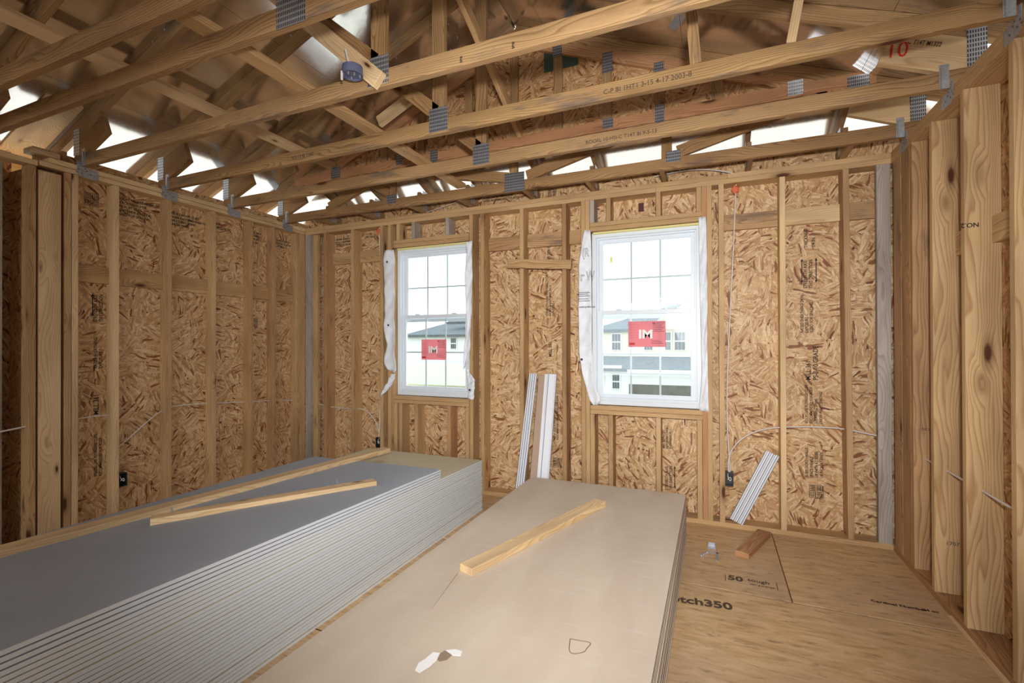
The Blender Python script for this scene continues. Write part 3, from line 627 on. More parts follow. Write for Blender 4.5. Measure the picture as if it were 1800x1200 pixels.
# ------------------------------------------------------------------ house wrap flaps
def wrap(label, outline_l, outline_r, y0, bulge=0.02, text=None):
    """soft strip between two outlines of (x, z) from top to bottom, with thickness"""
    n = 40
    def ev(pts, t):
        zs = [q[1] for q in pts]; z = pts[0][1] + (pts[-1][1] - pts[0][1]) * t
        for (xa, za), (xb, zb) in zip(pts[:-1], pts[1:]):
            if (za - z) * (z - zb) >= -1e-9 and za != zb: return xa + (xb - xa) * (za - z) / (za - zb), z
        return pts[-1]
    bm = bmesh.new(); rows = []; m = 10
    rnd = random.Random(len(label))
    ph = [rnd.uniform(0, 6) for _ in range(4)]
    for i in range(n + 1):
        t = i / n; xl, zl = ev(outline_l, t); xr, zr = ev(outline_r, t); row = []
        for j in range(m + 1):
            s = j / m; x = xl + (xr - xl) * s; z = zl + (zr - zl) * s
            y = y0 - .012 - bulge * (0.5 + 0.5 * math.sin(s * 5 + ph[0] + t * 3)) - 0.006 * math.sin(t * 21 + ph[1] + s * 3) - .004 * math.sin(t * 47 + s * 9 + ph[2])
            row.append(bm.verts.new((x - outline_l[0][0], y - y0, z - outline_l[0][1])))
        rows.append(row)
    for i in range(n):
        for j in range(m): f = bm.faces.new((rows[i][j], rows[i + 1][j], rows[i + 1][j + 1], rows[i][j + 1])); f.smooth = True
    o = mesh_obj('house_wrap', bm, WRAP, Matrix.Translation((outline_l[0][0], y0, outline_l[0][1])))
    md = o.modifiers.new('thickness', 'SOLIDIFY'); md.thickness = 0.0012
    tag(o, label, 'house wrap', 'white house wrap folded in around the windows')
    return o
hw = wrap('wide white printed house wrap flap hanging left of the right window', [(-1.045, 2.43), (-1.07, 2.27), (-1.09, 2.10), (-1.092, 1.40), (-1.066, 1.21), (-1.005, .965), (-.965, .91)],
          [(-.985, 2.43), (-.98, 2.27), (-.975, 1.5), (-.97, 1.2), (-.94, 1.05), (-.89, .965), (-.92, .915)], YB - .006, 0.012)
for s, z, sz, ol in (('(R', 2.20, .13, True), ('W', 1.99, .145, True), ('r', 1.99, .145, True)):
    X0 = {'(R': -1.055, 'W': -1.02, 'r': -1.075}[s]
    lettering(s, (X0, YB - .042, z), (1, 0, 0), (0, 0, 1), sz * .8, INKF, hw, 0.0, 'printed_lettering', outline=ol, sx=.62 if s != 'r' else .9)
for k, z in enumerate((1.885, 1.87, 1.855, 1.83, 1.812)): box('printed_rule', -1.085, -0.99 - .015 * (k % 2), YB - .0305, YB - .042, z, z + .0035, INKF, hw, 0)
lettering('www.tyvek.com', (-1.085, YB - .042, 1.755), (1, 0, 0), (0, 0, 1), .022, BLACK, hw, .01, 'printed_lettering')
def capnail(par, x, z, y=YB - .046):
    bm = bmesh.new(); bmesh.ops.create_cone(bm, cap_ends=True, segments=14, radius1=.011, radius2=.009, depth=.004, matrix=Matrix.Rotation(math.pi / 2, 4, 'X'))
    mesh_obj('cap_nail', bm, BLACKBOX, Matrix.Translation((x, y, z)), par)
capnail(hw, -1.062, 1.305)
h2 = wrap('narrow white house wrap strip down the right side of the right window', [(-.108, 2.445), (-.104, 1.9), (-.09, 1.2), (-.112, .91)], [(-.052, 2.445), (-.046, 1.9), (-.050, 1.4), (-.042, .90)], YB - .006, .012)
h3 = wrap('ragged white house wrap flap left of the left window', [(-3.185, 2.425), (-3.20, 2.25), (-3.175, 1.95), (-3.186, 1.59), (-3.15, 1.45), (-3.19, 1.25), (-3.14, 1.18)],
          [(-3.065, 2.425), (-3.06, 2.2), (-3.06, 1.9), (-3.055, 1.5), (-3.05, 1.3), (-3.03, 1.18), (-3.06, 1.14)], YB - .006, .014)
capnail(h3, -3.135, 2.30); capnail(h3, -3.12, 1.64)
h5 = wrap('torn corner of white house wrap below the ragged flap at the left window', [(-3.10, 1.13), (-3.14, 1.05), (-3.20, .97), (-3.245, .885)], [(-3.05, 1.13), (-3.07, 1.05), (-3.12, .98), (-3.20, .915)], YB - .006, .012)
h4 = wrap('thin white house wrap strip down the right side of the left window', [(-2.205, 2.43), (-2.225, 2.0), (-2.20, 1.6), (-2.235, 1.4), (-2.25, 1.2)], [(-2.15, 2.44), (-2.145, 2.0), (-2.158, 1.6), (-2.17, 1.38), (-2.22, 1.21)], YB - .006, .012)
h6 = wrap('white house wrap scrap with cap nail low right of the left window', [(-2.205, 1.20), (-2.20, 1.1), (-2.195, .91)], [(-2.19, 1.20), (-2.115, 1.09), (-2.135, .905)], YB - .006, .012)
capnail(h6, -2.165, 1.0)

# ------------------------------------------------------------------ roof trusses
def truss(Yf, label, webs=(), plates=(), gable=False, left_only=False, chord=PINEC, sliders=True):
    y1 = Yf + P38; yc = Yf + P38 / 2
    t = empty('roof_truss', (RX, Yf, HT)); tag(t, label, 'roof truss', 'wooden roof trusses spanning the room')
    board('bottom_chord', (XL - .10, yc, HT + .0445), (XR + .13, yc, HT + .0445), (0, 0, 1), .089, P38, chord, t)
    for s in (1, -1):
        xa = XL - .52 if s > 0 else XR + .52
        o1 = (RX, tcb(RX)); 
        xin = RX
        z_of = lambda x: tcb(x)
        dx = XL - .10 if s > 0 else XR + .10
        ang = math.atan(PITCHR) * s
        p0 = Vector((xa, yc, z_of(xa) + DK / 2)); p1 = Vector((xin - s * .003, yc, z_of(xin) + DK / 2))
        board('top_chord', p0, p1, (0, 0, 1), .089, P38 - .0005, random.choice((PINEC, PINEC, PINEC)), t)
        if sliders:
            f = (lambda x: x) if s > 0 else (lambda x: XL + XR - x)
            xx = [XL - .098, XL + .045, XL + .31, XL + .235]
            zz = [HT + .091, HT + .091, 2.972, tcb(XL + .235) - .002]
            pts = list(zip([f(x) for x in xx], zz)) + [(f(XL - .098), tcb(XL - .098) - .002)]
            a = Vector((f(XL - .1), yc, 2.93))
            # heel wedge built with its grain up the slope
            X = Vector((s * 1, 0, PITCHR)).normalized(); Z = Vector((-s * PITCHR, 0, 1)).normalized(); Yv = Z.cross(X)
            M4 = Matrix((X, Yv, Z)).transposed().to_4x4(); M4.translation = (pts[0][0], yc, pts[0][1]); Mi = M4.inverted()
            bm = bmesh.new(); h = P38 / 2
            A = []; B = []
            for (px, pz) in pts:
                A.append(bm.verts.new(Mi @ Vector((px, yc - h, pz)))); B.append(bm.verts.new(Mi @ Vector((px, yc + h, pz))))
            bm.faces.new(A); bm.faces.new(B[::-1])
            for i in range(5): bm.faces.new((A[(i + 1) % 5], A[i], B[i], B[(i + 1) % 5]))
            bmesh.ops.recalc_face_normals(bm, faces=bm.faces[:])
            mesh_obj('heel_wedge', bm, PINEL if s < 0 else PINEC, M4, t)
            xh = XL - .105 if s > 0 else XR + .066
            pl_box(t, xh, xh + .08, 2.862, 3.055, Yf)
    for w_ in webs:
        (xa, za), (xb, zb) = w_[:2]
        board('web', (xa, yc, za), (xb, yc, zb), (1, 0, 0) if abs(zb - za) > abs(xb - xa) else (0, 0, 1), w_[3] if len(w_) > 3 else .089, P38 - .001, w_[2] if len(w_) > 2 else PINEC, t)
    for q in plates: pl_box(t, *q, Yf)
    return t
def pl_box(t, x0, x1, z0, z1, Yf):
    bm = bmesh.new(); cx = (x0 + x1) / 2
    add_box(bm, x0 - cx, x1 - cx, -.0015, 0.0, 0, z1 - z0)
    mesh_obj('nail_plate', bm, PLATE, Matrix.Translation((cx, Yf - .0002, z0)), t)
CV = ((-1.6, HT + .09), (-1.6, 4.10))
DIAG = ((-1.62, HT + .14), (-2.56, 3.70))
cpl = (-1.665, -1.53, 2.785, 2.935)
YT = [3.80, 3.165, 2.57, 1.985, 1.445, 1.20]
truss(YT[1], 'second roof truss from the back wall, grey stained bottom chord in front of the gable', (CV, DIAG), (cpl,), chord=PINEC)
truss(YT[2], 'third roof truss from the back wall, with stamped black numbers on its chord', (CV, DIAG, ((-0.08, HT + .09), (-0.13, 3.52), PINEC, .055), ((0.34, HT + .09), (0.42, 3.32), PINEL, .04)), (cpl,), chord=PINEC)
truss(YT[3], 'fourth roof truss from the back wall, carrying the round blue-grey junction box', (CV, DIAG), (cpl,), chord=PINEC)
truss(YT[4], 'fifth roof truss from the back wall, dark chord with a large nail plate', (CV, DIAG), ((-1.69, -1.53, 2.765, 2.95),), chord=PINEC)
truss(YT[5], 'nearest dark roof truss crossing the top left corner', (CV, ((-1.62, HT + .14), (-2.56, 3.70))), (), chord=PINEC)
truss(0.66, 'roof truss above the camera position', (CV,), (), chord=PINEC)

# gable truss next to the back wall
g = empty('gable_truss', (RX, YT[0], HT)); tag(g, 'gable roof truss nearest the back wall, backed with strand board', 'roof truss')
yg = YT[0] + P38 / 2
board('bottom_chord', (XL - .10, yg, HT + .0445), (XR + .13, yg, HT + .0445), (0, 0, 1), .089, P38, PINEC, g)
board('middle_chord', (XL + .15, yg, 3.198), (XR - .15, yg, 3.198), (0, 0, 1), .089, P38, PINER, g)
for s in (1, -1):
    f = (lambda x: x) if s > 0 else (lambda x: XL + XR - x)
    zo = -.09
    board('top_chord', (f(XL + .30), yg, tcb(XL + .30) + DK / 2 + zo), (RX - s * .003, yg, tcb(RX) + DK / 2 + zo), (0, 0, 1), .089, P38 - .001, PINER, g)
    board('outlooker', (f(XL - .5), yg + .0, tcb(XL - .5) + DK / 2), (RX - s * .003, yg, tcb(RX) + DK / 2), (0, 0, 1), .089, P38 - .002, PINEC if s > 0 else PINEC, g)
for x in (-3.4, -3.0, -2.56, -2.05, -1.60, -1.20, -0.79, -0.38, 0.03): 
    if tcb(x) - .09 - 3.243 > .05: board('gable_stud', (x, yg + .004, 3.243), (x, yg + .004, tcb(x) - .10), (1, 0, 0), .075, .030, random.choice((PINEC, PINEC)), g)
for a, b_, m_ in (((-3.86, 3.04), (-3.2, 2.88), PINEC), ((-2.93, 2.93), (-3.3, 3.14), PINEC), ((-1.66, 2.90), (-2.88, 3.13), PINEC), ((-1.48, 2.89), (-0.52, 3.13), PINEC), ((-0.25, 2.90), (0.72, 3.14), PINEC), ((-3.70, 2.88), (-2.95, 3.14), PINEC)):
    if a == (-3.86, 3.04): continue
    board('web', (a[0], yg, a[1]), (b_[0], yg, b_[1]), (0, 0, 1), .089, P38 - .001, m_, g)
for x in (-1.605, -0.33, -2.895): board('web', (x, yg - .0005, HT + .09), (x, yg - .0005, 3.152), (1, 0, 0), .075, P38 - .003, PINEC, g)
for q in ((-1.685, -1.50, 2.768, 2.93), (-.33, -.23, 2.825, 2.91), (-2.95, -2.84, 2.815, 2.90), (.48, .575, 3.165, 3.27), (.83, .95, 3.125, 3.225), (-.82, -.735, 3.17, 3.25), (-.415, -.345, 3.14, 3.28), (-2.84, -2.77, 3.18, 3.30), (-2.45, -2.37, 3.15, 3.26),
          (-.82, -.74, 3.62, 3.78), (-.42, -.345, 3.50, 3.61), (-1.24, -1.16, 3.85, 3.95), (-3.66, -3.54, 3.16, 3.28)):
    pl_box(g, *q, YT[0] - .001)
for s in (1, -1):
    f = (lambda x: x) if s > 0 else (lambda x: XL + XR - x)
    x1_ = f(XL - .105) if s > 0 else f(XL - .105) - .08
    pl_box(g, x1_, x1_ + .08, 2.862, 3.05, YT[0] - .001)
    prism_xz('heel_wedge', [(f(XL - .098), HT + .091), (f(XL + .045), HT + .091), (f(XL + .31), 2.97), (f(XL + .235), 3.125), (f(XL - .098), tcb(XL - .098) - .002)], YT[0] + .001, YT[0] + P38 - .001, PINE if s > 0 else PINEL, g)
prism_xz('sheathing', [(XL + .36, 3.155), (XR - .36, 3.155), (XR - .36, dz(XR - .36) - .003), (RX, dz(RX) - .003), (XL + .36, dz(XL + .36) - .003)], YT[0] + P38 + .001, YT[0] + P38 + .012, OSBG, g)
box('vent_panel', -1.33, -1.03, YT[0] + P38 - .004, YT[0] + P38, 3.76, 3.93, GREEN, g, 0)
lettering('ROOFL 10-HSI-C T14T BI 9-5-13', (-.80, YT[1] - .0012, 2.80), (1, 0, 0), (0, 0, 1), .034, INKF, bpy.data.objects['roof_truss'], 0.01, 'printed_lettering')
t3 = bpy.data.objects['roof_truss.001']; t4 = bpy.data.objects['roof_truss.002']
lettering('C-P BI 1HT1 3-15 4-17 2003-8', (-.55, YT[2] - .0012, 2.80), (1, 0, 0), (0, 0, 1), .036, INKF, t3, 0.01, 'printed_lettering')
lettering('9-5-13 BI T14T', (-2.85, YT[2] - .0012, 2.80), (1, 0, 0), (0, 0, 1), .034, INKF, t3, 0.01, 'printed_lettering')
lettering('C T14T M1322', (.96, YT[1] - .0012, 3.045), (1, 0, -.36), (.36, 0, 1), .034, INKF, bpy.data.objects['roof_truss'], 0.01, 'printed_lettering', sx=.7)
lettering('10', (.86, YT[1] - .0016, 2.99), (1, .0, -.12), (.12, 0, 1), .12, REDPAINT, bpy.data.objects['roof_truss'], 0.0, 'marker_number', sx=.85)
for x in (-1.10, -.83): vt = lettering('SPIB', (x, YT[3] - .0012, 2.785), (0, 0, 1), (-1, 0, 0), .018, BLACK, t4, 0.01, 'printed_lettering')

# jack trusses from the gable truss to the eave
for k, x in enumerate((-3.92, -3.32, -2.72, -2.17, -1.52, -0.96, -0.37, 0.25, 0.86)):
    where = ('first', 'second', 'third', 'fourth', 'fifth', 'sixth', 'seventh', 'eighth', 'ninth')[k]
    j = empty('jack_truss', (x, 4.08, HT)); tag(j, where + ' short jack truss from the left over the back wall plate', 'jack truss', 'short jack trusses over the back wall')
    board('bottom_chord', (x, YT[0] + .04, HT + .0445), (x, 4.64, HT + .0445), (0, 0, 1), .088, .036, PINEC, j)
    zj = lambda y: 3.045 + PITCHR * (4.08 - y)
    board('top_chord', (x, 3.86, zj(3.86) + DK / 2 - .003), (x, 4.63, zj(4.63) + DK / 2 - .003), (0, 0, 1), .089, .035, PINEC, j)
    board('heel_block', (x, 4.0, 2.93), (x, 4.21, 2.90), (0, 0, 1), .075, .034, PINEC, j)
    for zz in (2.80, 2.905):
        bm = bmesh.new(); add_box(bm, 0, .0015, -.04, .04, 0, .085); mesh_obj('nail_plate', bm, PLATE, Matrix.Translation((x + .019 if x < 0 else x - .0205, 4.09, zz)), j)

# hurricane ties at the truss ends
nth = ('back wall', 'second', 'third', 'fourth')
for side in ('left', 'right'):
    for k in range(4):
        yf = YT[k]; s = 1 if side == 'left' else -1
        xi = XL if s > 0 else XR
        t = empty('hurricane_tie', (xi, yf, HT - .07))
        tag(t, 'galvanised steel tie on the %s wall plate holding %s truss' % (side, ('the gable', 'the second', 'the third', 'the fourth')[k]), 'hurricane tie', 'galvanised steel truss ties')
        # strap wrapping the chord face, then folded against the plate
        bm = bmesh.new(); a, b_ = sorted((xi + s * .006, xi + s * .048)); add_box(bm, a, b_, yf - .0025, yf - .0008, HT - .002, HT + .125)
        add_box(bm, *sorted((xi + s * .040, xi + s * .0435)), yf - .014, yf - .0025, HT - .002, HT + .10)
        mesh_obj('upright_strap', bm, STEEL, None, t, .0005)
        bm = bmesh.new(); a, b_ = sorted((xi + s * .001, xi + s * .0028))
        ps = [(-.03, .03), (-.003, .03), (-.003, -.003), (.10, -.010), (.105, -.07), (.09, -.082), (-.005, -.082), (-.03, -.06)]
        A = [bm.verts.new((a, yf + y, HT + z)) for y, z in ps]; B = [bm.verts.new((b_, yf + y, HT + z)) for y, z in ps]
        bm.faces.new(A); bm.faces.new(B[::-1])
        for i in range(len(ps)): bm.faces.new((A[(i + 1) % len(ps)], A[i], B[i], B[(i + 1) % len(ps)]))
        bmesh.ops.recalc_face_normals(bm, faces=bm.faces[:])
        xb = xi + s * .0035
        for y, z in ((-.02, -.03), (.0, -.05), (.03, -.03), (.055, -.05), (.02, -.015), (-.03, -.05)):
            r_ = bmesh.ops.create_cone(bm, cap_ends=True, segments=8, radius1=.005, radius2=.004, depth=.002, matrix=Matrix.Translation((xb, yf + y, HT + z)) @ Matrix.Rotation(math.pi / 2, 4, 'Y'))
            for v in r_['verts']:
                for f in v.link_faces: f.material_index = 1
        mesh_obj('plate_flange', bm, (STEEL, NAILH), None, t)

# loose bracing boards in the roof
def thing_board(name, label, cat, p0, p1, wd, w_, t_, m, group=None):
    o = board(name, p0, p1, wd, w_, t_, m); tag(o, label, cat, group); return o
thing_board('lateral_brace', 'long pine brace board lying across the truss bottom chords left of centre', 'brace board', (-2.115, 0.3, HT + .089 + .019), (-2.115, 3.795, HT + .089 + .019), (1, 0, 0), .089, P38, PINE)
thing_board('lateral_brace', 'brace board running under the sloping truss top chords by the left eave', 'brace board', (-3.64, 0.3, tcb(-3.64) - .022), (-3.64, 3.795, tcb(-3.64) - .022), (1, 0, PITCHR), .089, P38, PINEL)
thing_board('gable_brace', 'steep diagonal brace board rising from the gable truss middle toward the ridge', 'brace board', (-1.532, 3.79, 3.255), (-1.532, 2.05, 4.06), (0, 0, 1), .089, P38, PINE)
thing_board('diagonal_brace', 'pale smooth board nailed slanting across the fourth truss above junction box', 'brace board', (-1.57, YT[3] - .020, 2.79), (-2.47, YT[3] - .020, 3.59), (0, 0, 1), .089, P38, PINEL)
thing_board('scab_board', 'short pinkish board nailed on the slope behind the third truss', 'brace board', (-2.52, YT[1] - .021, 3.26), (-2.16, YT[1] - .021, 3.42), (0, 0, 1), .089, P38, PINEL)


# round junction box on the fourth truss
jb = empty('junction_box', (-1.68, YT[3] - .095, 2.825)); tag(jb, 'round blue-grey plastic ceiling junction box on the fourth truss chord', 'junction box')
bm = bmesh.new(); bmesh.ops.create_cone(bm, cap_ends=False, segments=28, radius1=.052, radius2=.05, depth=.045)
bmesh.ops.create_circle(bm, cap_ends=True, segments=28, radius=.05, matrix=Matrix.Translation((0, 0, .0225)))
o = mesh_obj('box_body', bm, BLUEBOX, Matrix.Translation((-1.68, YT[3] - .095, 2.825)), jb); md = o.modifiers.new('s', 'SOLIDIFY'); md.thickness = .003
bm = bmesh.new(); bmesh.ops.create_circle(bm, cap_ends=True, segments=28, radius=.049, matrix=Matrix.Translation((0, 0, -.012))); mesh_obj('box_cover', bm, BLUEBOX, Matrix.Translation((-1.68, YT[3] - .095, 2.825)), jb)
box('hanger_tab', -1.712, -1.704, YT[3] - .145, YT[3] - .135, 2.765, 2.81, CABLE, jb, .001)
for dx, dy in ((.02, -.01), (-.02, .015), (.0, -.03), (.03, .02)): 
    bm = bmesh.new(); bmesh.ops.create_cone(bm, cap_ends=True, segments=8, radius1=.004, radius2=.004, depth=.014, matrix=Matrix.Translation((0, 0, -.008))); mesh_obj('screw', bm, STEEL, Matrix.Translation((-1.68 + dx, YT[3] - .095 + dy, 2.81)), jb)
tube('cable_end', [(-1.70, YT[3] - .09, 2.84), (-1.72, YT[3] - .085, 2.90), (-1.73, YT[3] - .08, 2.93), (-1.74, YT[3] - .08, 2.96)], .006, CABLE, jb)

# ------------------------------------------------------------------ drywall stacks
ordn = ('topmost', 'second', 'third', 'fourth', 'fifth', 'sixth', 'seventh', 'eighth', 'ninth', 'tenth', 'eleventh', 'twelfth', 'thirteenth', 'fourteenth', 'fifteenth', 'sixteenth', 'seventeenth', 'eighteenth',
        'nineteenth', 'twentieth', 'twenty-first', 'twenty-second', 'twenty-third', 'twenty-fourth', 'twenty-fifth', 'twenty-sixth', 'twenty-seventh', 'twenty-eighth')
def sheet(name, x0, x1, y0, y1, z, th, mats, rot=0.0, lift=0.0):
    """drywall board: face paper above, tapered long edges of wrapped paper"""
    bm = bmesh.new(); hw_, hl = (x1 - x0) / 2, (y1 - y0) / 2; tp = .035; dp = .0016
    prof = [(-hw_, 0), (hw_, 0), (hw_, th - dp), (hw_ - tp, th), (-hw_ + tp, th), (-hw_, th - dp)]
    nseg = 8; rows = []
    for k in range(nseg + 1):
        t_ = max(0, 3.705 - (y0 + 2 * hl * k / nseg)) / 3.65          # the near end is lifted a little along its right edge
        rows.append([bm.verts.new((x, -hl + 2 * hl * k / nseg, z_ + (lift + (z_ * .20 if lift > 0 else 0)) * t_ * ((x + (x0 + x1) / 2 + 3.11) / 1.24))) for x, z_ in prof])
    bm.faces.new(rows[0][::-1]).material_index = 1; bm.faces.new(rows[-1]).material_index = 1
    for k in range(nseg):
        A, B = rows[k], rows[k + 1]
        for i in range(6):
            f = bm.faces.new((A[i], A[(i + 1) % 6], B[(i + 1) % 6], B[i])); f.material_index = 1 if i in (1, 5) else 0
    M4 = Matrix.Translation(((x0 + x1) / 2, (y0 + y1) / 2, z)) @ Matrix.Rotation(rot, 4, 'Z')
    return mesh_obj(name, bm, mats, M4)
TH = 0.0159
# tall left stack: 23 cream-backed sheets over a batten gap over 5, with four grey ones on top
seq = []
z = 0.0
for k in range(5): seq.append((z, 'c')); z += TH
z += .004
nC = 27
for k in range(22): seq.append((z, 'c')); z += TH - .0002
ztopc = z
for k in range(4): seq.append((z, 'g')); z += TH
ztopg = z
total = len(seq)
for i, (zz, kd) in enumerate(seq):
    frm = total - 1 - i
    j = (random.uniform(-.0025, .0025), random.uniform(-.005, .005))
    if kd == 'c':
        n = frm - 4
        o = sheet('drywall_sheet', -3.108 + j[0], -1.868 + j[0], .05 + j[1], 3.708 + j[1], zz, TH - .0015, (CREAM, EDGE), 0.0, zz * .20)
        tag(o, ('cream-backed drywall sheet exposed at the window end of the tall left stack' if n == 0 else '%s cream-backed drywall sheet down in the tall left stack' % ordn[n]), 'drywall sheet', 'cream-backed sheets of the tall left drywall stack')
    else:
        sx_ = .003 * (frm - 1.5)
        o = sheet('drywall_sheet', -3.135 + sx_, -1.874 + sx_, -.62 - .01 * frm, 3.048 - .006 * frm, zz, TH - .0015, (GREYPAPER, EDGE), 0.0, zz * .20)
        tag(o, '%s grey-faced drywall sheet on the tall left stack' % ordn[frm], 'drywall sheet', 'grey-faced sheets on the tall left drywall stack')
# low right stack
n2 = 20; th2 = .33 / n2
for i in range(n2):
    frm = n2 - 1 - i; j = (random.uniform(-.003, .003), random.uniform(-.006, .006))
    if i == n2 - 1: j = (0, 0)
    o = sheet('drywall_sheet', -1.412 + j[0], -.196 + j[0], .06 + j[1], 3.722 + j[1], i * th2, th2 - .0015, (TANSHEET, plain('brownish_edge', srgb(160, 148, 136), .8) if i == 0 else bpy.data.materials['brownish_edge']), 0.0)
    tag(o, ('scuffed tan drywall sheet lying on top of the low right stack' if frm == 0 else '%s tan drywall sheet down in the low right stack' % ordn[frm]), 'drywall sheet', 'tan sheets of the low right drywall stack')
    top2 = o
ztr = n2 * th2 - .0015
# marks on the top right sheet
def patch(name, pts, z, m, par, th=.0012):
    bm = bmesh.new(); cx = sum(q[0] for q in pts) / len(pts); cy = sum(q[1] for q in pts) / len(pts)
    A = [bm.verts.new((x - cx, y - cy, 0)) for x, y in pts]; B = [bm.verts.new((x - cx, y - cy, th)) for x, y in pts]
    bm.faces.new(A[::-1]); bm.faces.new(B)
    for i in range(len(pts)): bm.faces.new((A[i], A[(i + 1) % len(pts)], B[(i + 1) % len(pts)], B[i]))
    bmesh.ops.recalc_face_normals(bm, faces=bm.faces[:])
    return mesh_obj(name, bm, m, Matrix.Translation((cx, cy, z)), par)
patch('torn_gouge', [(-.945, 1.365), (-.925, 1.36), (-.91, 1.40), (-.905, 1.44), (-.915, 1.475), (-.94, 1.47), (-.945, 1.43), (-.955, 1.40)], ztr, GYPSUM, top2)
patch('torn_gouge', [(-.905, 1.495), (-.875, 1.515), (-.845, 1.515), (-.838, 1.49), (-.868, 1.482), (-.89, 1.478)], ztr, GYPSUM, top2)
patch('torn_gouge', [(-.912, 1.475), (-.905, 1.495), (-.868, 1.482), (-.872, 1.452), (-.89, 1.435), (-.905, 1.44)], ztr + .0002, TORN, top2)
rg = [(-.505, 1.737), (-.455, 1.742), (-.43, 1.748), (-.424, 1.735), (-.437, 1.70), (-.43, 1.688), (-.462, 1.660), (-.478, 1.655), (-.492, 1.672), (-.497, 1.70)]
tube('stain_ring', [(x, y, ztr + .0003) for x, y in rg + rg[:1]], .0016, STAIN, top2)
patch('dark_scratch', [(-1.10, 1.71), (-1.098, 1.705), (-1.15, 2.02), (-1.155, 2.03)], ztr, TORN, top2, .0006)
# lumber lying on the stacks
b1 = thing_board('two_by_four', 'long pine two-by-four lying lengthways on the tall left stack', 'lumber', (-3.03, .35, ztopg + .026), (-2.655, 3.41, ztopg + .0215), (1, 0, 0), .089, P38, PINEL)
thing_board('two_by_four', 'shorter pine two-by-four with nails, slanting on the tall left stack', 'lumber', (-2.700, 1.535, ztopg + .036), (-2.065, 2.53, ztopg + .036), (1, 0, 0), .075, P38, PINEL)
b3 = thing_board('two_by_four', 'pale two-by-four lying on the low right stack', 'lumber', (-1.112, 2.03, ztr + .0195), (-.725, 3.245, ztr + .0195), (1, 0, 0), .085, P38, PINEL)
b2 = bpy.data.objects['two_by_four.001']
for (x, y, h) in ((-2.20, 2.33, .05), (-2.665, 1.62, .055), (-2.655, 1.61, .04)):
    bm = bmesh.new(); bmesh.ops.create_cone(bm, cap_ends=True, segments=8, radius1=.0025, radius2=.0012, depth=h, matrix=Matrix.Translation((0, 0, h / 2)) @ Matrix.Rotation(.2, 4, 'X')); mesh_obj('nail', bm, STEEL, Matrix.Translation((x, y, ztopg + .052)), b2)
thing_board('wood_block', 'orange-brown offcut block lying on the floor by the back wall plate', 'lumber', (.165, 3.548, .0195), (.34, 4.02, .0195), (1, 0, 0), .089, P38, PINER)

# metal clip on the floor
cl = empty('metal_clip', (-.02, 3.52, 0)); tag(cl, 'bent galvanised metal clip on the floor between stack and wood block', 'metal clip')
bm = bmesh.new()
add_box(bm, -.045, .0, 3.615, 3.655, .001, .003); add_box(bm, -.047, -.045, 3.61, 3.66, .001, .03); add_box(bm, 0.0, .002, 3.61, 3.66, .001, .03); add_box(bm, -.045, 0, 3.655, 3.657, .001, .03)
mesh_obj('cup', bm, STEEL, None, cl)
bm = bmesh.new(); add_box(bm, -.055, .02, 3.545, 3.56, .001, .003); add_box(bm, .008, .022, 3.42, 3.56, .001, .003); add_box(bm, .006, .008, 3.42, 3.55, .001, .016); mesh_obj('legs', bm, STEEL, None, cl)
bm = bmesh.new()
for k in range(4): add_box(bm, -.09 + .012 * k, -.082 + .012 * k, 3.46 + .02 * k, 3.49 + .02 * k, .001, .012)
mesh_obj('teeth', bm, STEEL, None, cl)

# ------------------------------------------------------------------ leaning trim strips
def ribbed(name, label, top, bot, width, m, ribs=3, wd=(1, 0, 0), group=None):
    p0 = Vector(bot); p1 = Vector(top); X = (p1 - p0); ln = X.length; X.normalize(); W = Vector(wd); W = (W - X * W.dot(X)).normalized(); Nn = W.cross(X)
    M4 = Matrix((X, Nn, W)).transposed().to_4x4(); M4.translation = p0
    bm = bmesh.new(); add_box(bm, 0, ln, -.002, .002, -width / 2, width / 2)
    o = mesh_obj(name, bm, m, M4, None, .0005)
    for k in range(ribs + 1):
        zz = -width / 2 + width * k / ribs
        bm = bmesh.new(); add_box(bm, 0, ln, .001, .010, zz - .004, zz + .004); add_box(bm, 0, ln, .0021, .0025, zz + .0041, zz + .0085, 1); add_box(bm, 0, ln, .0021, .0025, zz - .0085, zz - .0041, 1)
        mesh_obj('rib', bm, (m, TRIMGROOVE), M4, o)
    tag(o, label, 'trim strip', group); return o
ribbed('trim_strip', 'leftmost ribbed white vinyl strip leaning between the windows', (-1.515, 4.05, 1.17), (-1.572, 3.80, .012), .062, WHITETRIM, 3)
ribbed('trim_strip', 'flat white strip at the right of the leaning strips between the windows', (-1.335, 4.05, 1.17), (-1.350, 3.80, .012), .075, WHITETRIM, 1)
tb = thing_board('drywall_offcut', 'tan-faced narrow drywall offcut leaning between two white strips', 'drywall offcut', (-1.446, 3.792, .01), (-1.432, 4.055, 1.155), (1, 0, 0), .062, .013, TAN)
thing_board('trim_strip', 'narrow white strip leaning just right of the tan drywall offcut', 'trim strip', (-1.402, 3.796, .01), (-1.393, 4.055, 1.17), (1, 0, 0), .024, .01, WHITETRIM)
r1 = ribbed('trim_strip', 'ribbed white vinyl strip bundle slanting against the wall below the cable', (.402, 4.066, .61), (.150, 4.066, .06), .085, WHITETRIM, 3)

# board nailed flat across two studs
thing_board('ledger_board', 'short pine board nailed level across two studs between the windows', 'board', (-1.765, YB - .0205, 2.19), (-1.155, YB - .0205, 2.14), (0, 0, 1), .082, P38, PINED)

